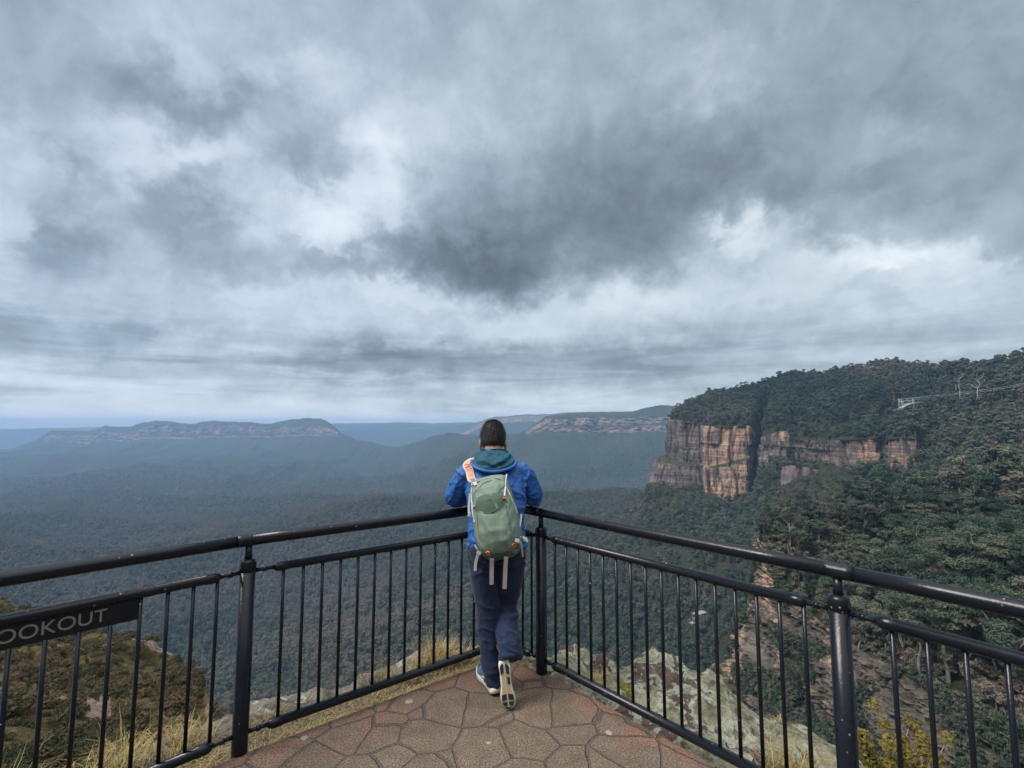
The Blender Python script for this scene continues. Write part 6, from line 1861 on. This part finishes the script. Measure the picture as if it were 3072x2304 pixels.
def kpart(me, name, mat, parent=None):
    if parent is None: parent = pack
    me.transform(Matrix.Translation(Vector(-KO)))
    return obj(name, me, mat, parent)
th = np.linspace(0, 2 * math.pi, 73)
vs = np.concatenate([[0.0], np.linspace(0.004, 0.478, 58), [0.482]])
rows = []
for v in vs:
    cs_, sn = np.cos(th), np.sin(th)
    pw = lambda a, p: np.sign(a) * np.abs(a) ** p
    u = half(v) * pw(cs_, 0.72); w = np.where(sn > 0, deep(v) * pw(sn, 0.72), -0.012 * np.abs(sn))
    wr = 0.0065 * fbm(u * 26 + v * 8, v * 9 + 2, 0, 3, 17) * (sn > 0) + 0.008 * np.clip(1 - np.abs(fbm(u * 16 - v * 6, v * 5, 0, 2, 29)) * 3, 0, 1) * (sn > 0.2)
    # slack creases in the lower pocket
    cr = 0.009 * np.sin((u * 0.9 + v * 0.25) * 150) * np.exp(-((u + 0.045) / 0.035) ** 2) * np.exp(-((v - 0.16) / 0.08) ** 2) * (sn > 0.3)
    rows.append(loc(u, v, w + wr + cr))
ctr0, ctr1 = loc(0, 0.0, 0.02), loc(0, 0.482, 0.015)
rows = [np.repeat(ctr0[None], len(th), 0)] + rows + [np.repeat(ctr1[None], len(th), 0)]
mb = MB(); mb.grid(np.array(rows)); me = mb.mesh('bag')
kpart(me, 'bag', SAGE)
def uv_(x, y):
    """survey of the pack in its own plane, from the close-up photograph"""
    dx, dy = x - 842, 1592 - y
    return ((dx * 0.988 + dy * 0.152) * 5.75e-4, (dx * -0.152 + dy * 0.988) * 6.0e-4 + 0.004)
def cord(pts, r, name, mat, off=0.003, flat=1.0, n=24, sides=8):
    q = spline(np.array([uv_(*p) for p in pts]), n)
    q[:, 1] = np.clip(q[:, 1], 0.004, 0.474)
    P = surf(q[:, 0], q[:, 1], off)
    mb = MB(); mb.tube(P, r, sides); return kpart(mb.mesh(name), name, mat)
def ribbon_world(P, width, thick, across, name, mat, twist=None):
    P = np.array(P, float); n = len(P)
    t = np.gradient(P, axis=0); t /= np.linalg.norm(t, axis=1)[:, None]
    ac = np.broadcast_to(np.array(across, float), P.shape)
    ac = ac - (ac * t).sum(1)[:, None] * t; ac /= np.linalg.norm(ac, axis=1)[:, None]
    nn = np.cross(t, ac)
    w = np.broadcast_to(np.asarray(width, float), (n,))[:, None] / 2
    c = [P - ac * w + nn * thick, P + ac * w + nn * thick, P + ac * w - nn * thick, P - ac * w - nn * thick, P - ac * w + nn * thick]
    mb = MB(); mb.grid(np.stack(c, 1))
    for e, fl in ((0, 1), (-1, -1)):
        mb.add(np.array([q[e] for q in c[:4]]), [(0, 1, 2, 3)][::fl])
    return mb.mesh(name, False)
def strap(pts, width, name, mat, off=0.003, n=18, thick=0.0012):
    q = spline(np.array([uv_(*p) for p in pts]), n)
    q[:, 1] = np.clip(q[:, 1], 0.006, 0.472)
    P = surf(q[:, 0], q[:, 1], off)
    return kpart(ribbon_world(P, width, thick, loc(1, 0, 0) - loc(0, 0, 0), name, mat), name, mat)
# front stretch pocket, darker, shaped like a shield
top_e = spline(np.array([uv_(605, 1030), uv_(660, 1005), uv_(760, 990), uv_(830, 985), uv_(880, 970)]), 26)
bot_e = spline(np.array([uv_(592, 1140), uv_(640, 1160), uv_(740, 1172), uv_(840, 1130), uv_(888, 1072)]), 26)
tt = np.linspace(0, 1, 14)
Gp = np.array([surf(top_e[:, 0] * (1 - t) + bot_e[:, 0] * t, top_e[:, 1] * (1 - t) + bot_e[:, 1] * t, 0.0060 * math.sin(math.pi * min(max(t, 0.02), 0.98)) + 0.0012) for t in tt])
mb = MB(); mb.grid(Gp[::-1]); kpart(mb.mesh('front_pocket'), 'front_pocket', SAGE_D)
bot2 = spline(np.array([uv_(628, 1565), uv_(700, 1592), uv_(800, 1600), uv_(920, 1575), uv_(1000, 1540)]), 26)
top2 = spline(np.array([uv_(612, 1500), uv_(700, 1535), uv_(800, 1545), uv_(920, 1518), uv_(1020, 1455)]), 26)
top2[:, 1] = np.clip(top2[:, 1], 0.02, 1); bot2[:, 1] = np.clip(bot2[:, 1], 0.002, 1)
Gp = np.array([surf(top2[:, 0] * (1 - t) + bot2[:, 0] * t, top2[:, 1] * (1 - t) + bot2[:, 1] * t, 0.0025) for t in np.linspace(0, 1, 8)])
mb = MB(); mb.grid(Gp[::-1]); kpart(mb.mesh('base_panel'), 'base_panel', SAGE_D)
# seams, piping
cord([(545, 905), (590, 880), (680, 845), (780, 838), (860, 855), (900, 895)], 0.0022, 'lid_seam', SAGE_D, 0.001)
cord([(565, 1010), (600, 960), (690, 880), (790, 850)], 0.0016, 'lid_seam', SAGE_D, 0.001)
cord([(592, 1142), (640, 1162), (740, 1174), (840, 1132), (890, 1074)], 0.0020, 'pocket_seam', SAGE_D, 0.002)
cord([(610, 1170), (618, 1300), (640, 1420), (690, 1500)], 0.0016, 'panel_seam', SAGE_D, 0.001)
cord([(900, 1085), (925, 1220), (940, 1340), (950, 1450)], 0.0016, 'panel_seam', SAGE_D, 0.001)
# faint ring emblem stitched on the pocket
c0 = uv_(742, 1068)
P = [surf(c0[0] + 0.016 * math.cos(a), c0[1] + 0.016 * math.sin(a), 0.008) for a in np.linspace(0.3, 5.4, 26)]
mb = MB(); mb.tube(P, 0.0011, 6); kpart(mb.mesh('emblem'), 'emblem', SAGE)
P = [surf(c0[0] + dx, c0[1] + dy, 0.008) for dx, dy in ((0.000, 0.008), (0.010, 0.004), (0.006, -0.010), (0.000, 0.008))]
mb = MB(); mb.tube(P, 0.0011, 6, False); kpart(mb.mesh('emblem'), 'emblem', SAGE)
# compression straps and trim
strap([(918, 752), (905, 850), (902, 930), (892, 1020)], 0.010, 'side_strap', WEB, 0.004)
strap([(905, 930), (930, 980), (960, 1060), (985, 1120), (1000, 1180)], 0.016, 'side_strap', WEB, 0.002)
strap([(548, 830), (540, 930), (545, 1040), (570, 1120)], 0.010, 'side_strap', WEB, 0.004)
strap([(545, 1080), (560, 1170), (580, 1250)], 0.010, 'side_strap', WEB, 0.003)
cord([(880, 1035), (893, 1042), (908, 1045)], 0.0055, 'cord_lock', ORANGE, 0.008)
cord([(568, 1110), (580, 1106), (592, 1102)], 0.0052, 'cord_lock', ORANGE, 0.008)
cord([(893, 1045), (905, 1070), (935, 1090)], 0.0016, 'draw_cord', DARK, 0.005)
cord([(905, 905), (850, 960), (830, 985)], 0.0014, 'draw_cord', DARK, 0.004)
for (x, y) in ((704, 1536), (966, 1474)):
    u, v = uv_(x, y)
    P = [surf(u + 0.010 * math.cos(a), v + 0.0075 * math.sin(a), 0.007) for a in np.linspace(0, 2 * math.pi, 17)]
    mb = MB(); mb.tube(P, 0.0042, 8, False); kpart(mb.mesh('gear_loop'), 'gear_loop', ORANGE)
# loose ends and buckles at the sides
def buckle(p, sx, sy, ang, nm='buckle'):
    mb = MB(); M = Matrix.Translation(Vector(p)) @ Matrix.Rotation(ang, 4, 'Y')
    mb.box((-sx / 2, -0.006, -sy / 2), (sx / 2, 0.006, sy / 2), M)
    me = mb.mesh(nm, False); bmx = bmesh.new(); bmx.from_mesh(me); bmesh.ops.bevel(bmx, geom=bmx.edges[:], offset=0.003, segments=2, affect='EDGES'); bmx.to_mesh(me); bmx.free()
    return kpart(me, nm, WEB)
def wp(x, y, d): return at(1250 + x * 0.3014, 1200 + y * 0.3014, d)
def dangle(pts, d, width, nm, mat):
    P = spline(np.array([wp(x, y, dd) for (x, y), dd in zip(pts, np.broadcast_to(d, (len(pts),)))]), 16)
    return kpart(ribbon_world(P, width, 0.0011, (1, 0.15, 0), nm, mat), nm, mat)
buckle(wp(620, 1522, 2.78), 0.026, 0.020, 0.5); buckle(wp(1080, 1388, 2.80), 0.028, 0.018, -0.7); buckle(wp(1000, 1400, 2.74), 0.026, 0.020, 0.2); buckle(wp(525, 1140, 2.80), 0.018, 0.024, 0.2)
dangle([(612, 1535), (596, 1580), (585, 1640), (582, 1700)], 2.78, 0.016, 'strap_end', WEB)
dangle([(980, 1385), (1035, 1420), (1050, 1490), (1056, 1560)], [2.74, 2.74, 2.76, 2.78], 0.009, 'strap_end', WEB)
dangle([(1010, 1390), (1050, 1365), (1085, 1385), (1105, 1410)], 2.78, 0.014, 'hip_strap', WEB)
dangle([(1042, 1135), (1038, 1190), (1024, 1262)], [2.86, 2.84, 2.80], 0.010, 'strap_end', WEB)
dangle([(575, 1440), (600, 1480), (622, 1520)], [2.80, 2.78, 2.78], 0.012, 'hip_strap', SAGE)
dangle([(530, 930), (520, 1040), (518, 1140)], [2.84, 2.82, 2.80], 0.010, 'side_strap', WEB)
for (a, b) in (((748, 1580), (745, 1838)), ((890, 1560), (875, 1880))):
    P = spline(np.array([wp(a[0], a[1], 2.74), wp((a[0] + b[0]) / 2, (a[1] + b[1]) / 2 - 30, 2.755), wp(b[0], b[1], 2.765)]), 12)
    kpart(ribbon_world(P, 0.0235, 0.0012, (1, 0.05, 0.05), 'webbing', GREYWEB), 'webbing', GREYWEB)
# shoulder strap: over the left shoulder, pale edges round a peach mesh pad
raw = [wp(590, 850, 2.86), wp(555, 790, 2.90), wp(520, 700, 2.98), wp(492, 640, 3.04), np.array([-0.245, 3.12, 1.36]), np.array([-0.235, 3.20, 1.30]), np.array([-0.215, 3.24, 1.18])]
S = spline(np.array(raw), 40)
S = np.array([on_jacket(p, 0.010) if k > 5 else p for k, p in enumerate(S)])
for _ in range(4): S[1:-1] = 0.25 * S[:-2] + 0.5 * S[1:-1] + 0.25 * S[2:]
sp = kpart(ribbon_world(S, np.interp(np.linspace(0, 1, 40), [0, 0.12, 0.22, 1], [0.018, 0.028, 0.050, 0.055]), 0.005, (1, 0.2, 0.1), 'shoulder_strap', WEB), 'shoulder_strap', WEB)
Sp = S[9:30].copy(); 
t = np.gradient(S, axis=0)[9:30]; t /= np.linalg.norm(t, axis=1)[:, None]
ac = np.array([1, 0.2, 0.1]) - (t @ np.array([1, 0.2, 0.1]))[:, None] * t; ac /= np.linalg.norm(ac, axis=1)[:, None]
nn = np.cross(t, ac); nn *= np.sign(-(nn[:, 1:2]))
pad = kpart(ribbon_world(Sp + nn * 0.0052, 0.034, 0.0016, (1, 0.2, 0.1), 'strap_pad', PEACH), 'strap_pad', PEACH, sp)
pad.parent = sp; 
for k in (3, 6):
    for s in (-1, 1):
        p = Sp[k] + nn[k] * 0.0070 + ac[k] * 0.008 * s
        mb = MB(); mb.sphere(p, (0.0042, 0.0042, 0.0042), 10, 6); kpart(mb.mesh('pad_hole'), 'pad_hole', GREYPL, sp)
mb = MB(); mb.tube([Sp[9 - 8] + nn[1] * 0.006 - ac[1] * 0.016, Sp[1] + nn[1] * 0.007 + ac[1] * 0.016], 0.004, 8); kpart(mb.mesh('strap_bar'), 'strap_bar', ORANGE, sp)
for k in (8, 10):
    mb = MB(); mb.tube([Sp[k] + nn[k] * 0.0065 - ac[k] * 0.015, Sp[k] + nn[k] * 0.0072 + ac[k] * 0.015], 0.004, 8); kpart(mb.mesh('strap_bar'), 'strap_bar', ORANGE, sp)
buckle(wp(562, 800, 2.885), 0.020, 0.026, -0.4)
# ================================================================== AIR
def make_haze():
    m = bpy.data.materials.new('haze')
    m.use_nodes = True
    n = m.node_tree.nodes; l = m.node_tree.links
    n.remove(n['Principled BSDF'])
    v = n.new('ShaderNodeVolumePrincipled')
    v.inputs['Color'].default_value = (0.37, 0.57, 0.88, 1)
    v.inputs['Density'].default_value = 1.28e-4
    v.inputs['Anisotropy'].default_value = 0.0
    l.new(v.outputs[0], n['Material Output'].inputs['Volume'])
    mb = MB(); mb.box((-14500, -600, -420), (14500, 10400, 98))
    o = mb.build('haze', m, sm=False)
    tag(o, kind='stuff')
make_haze()
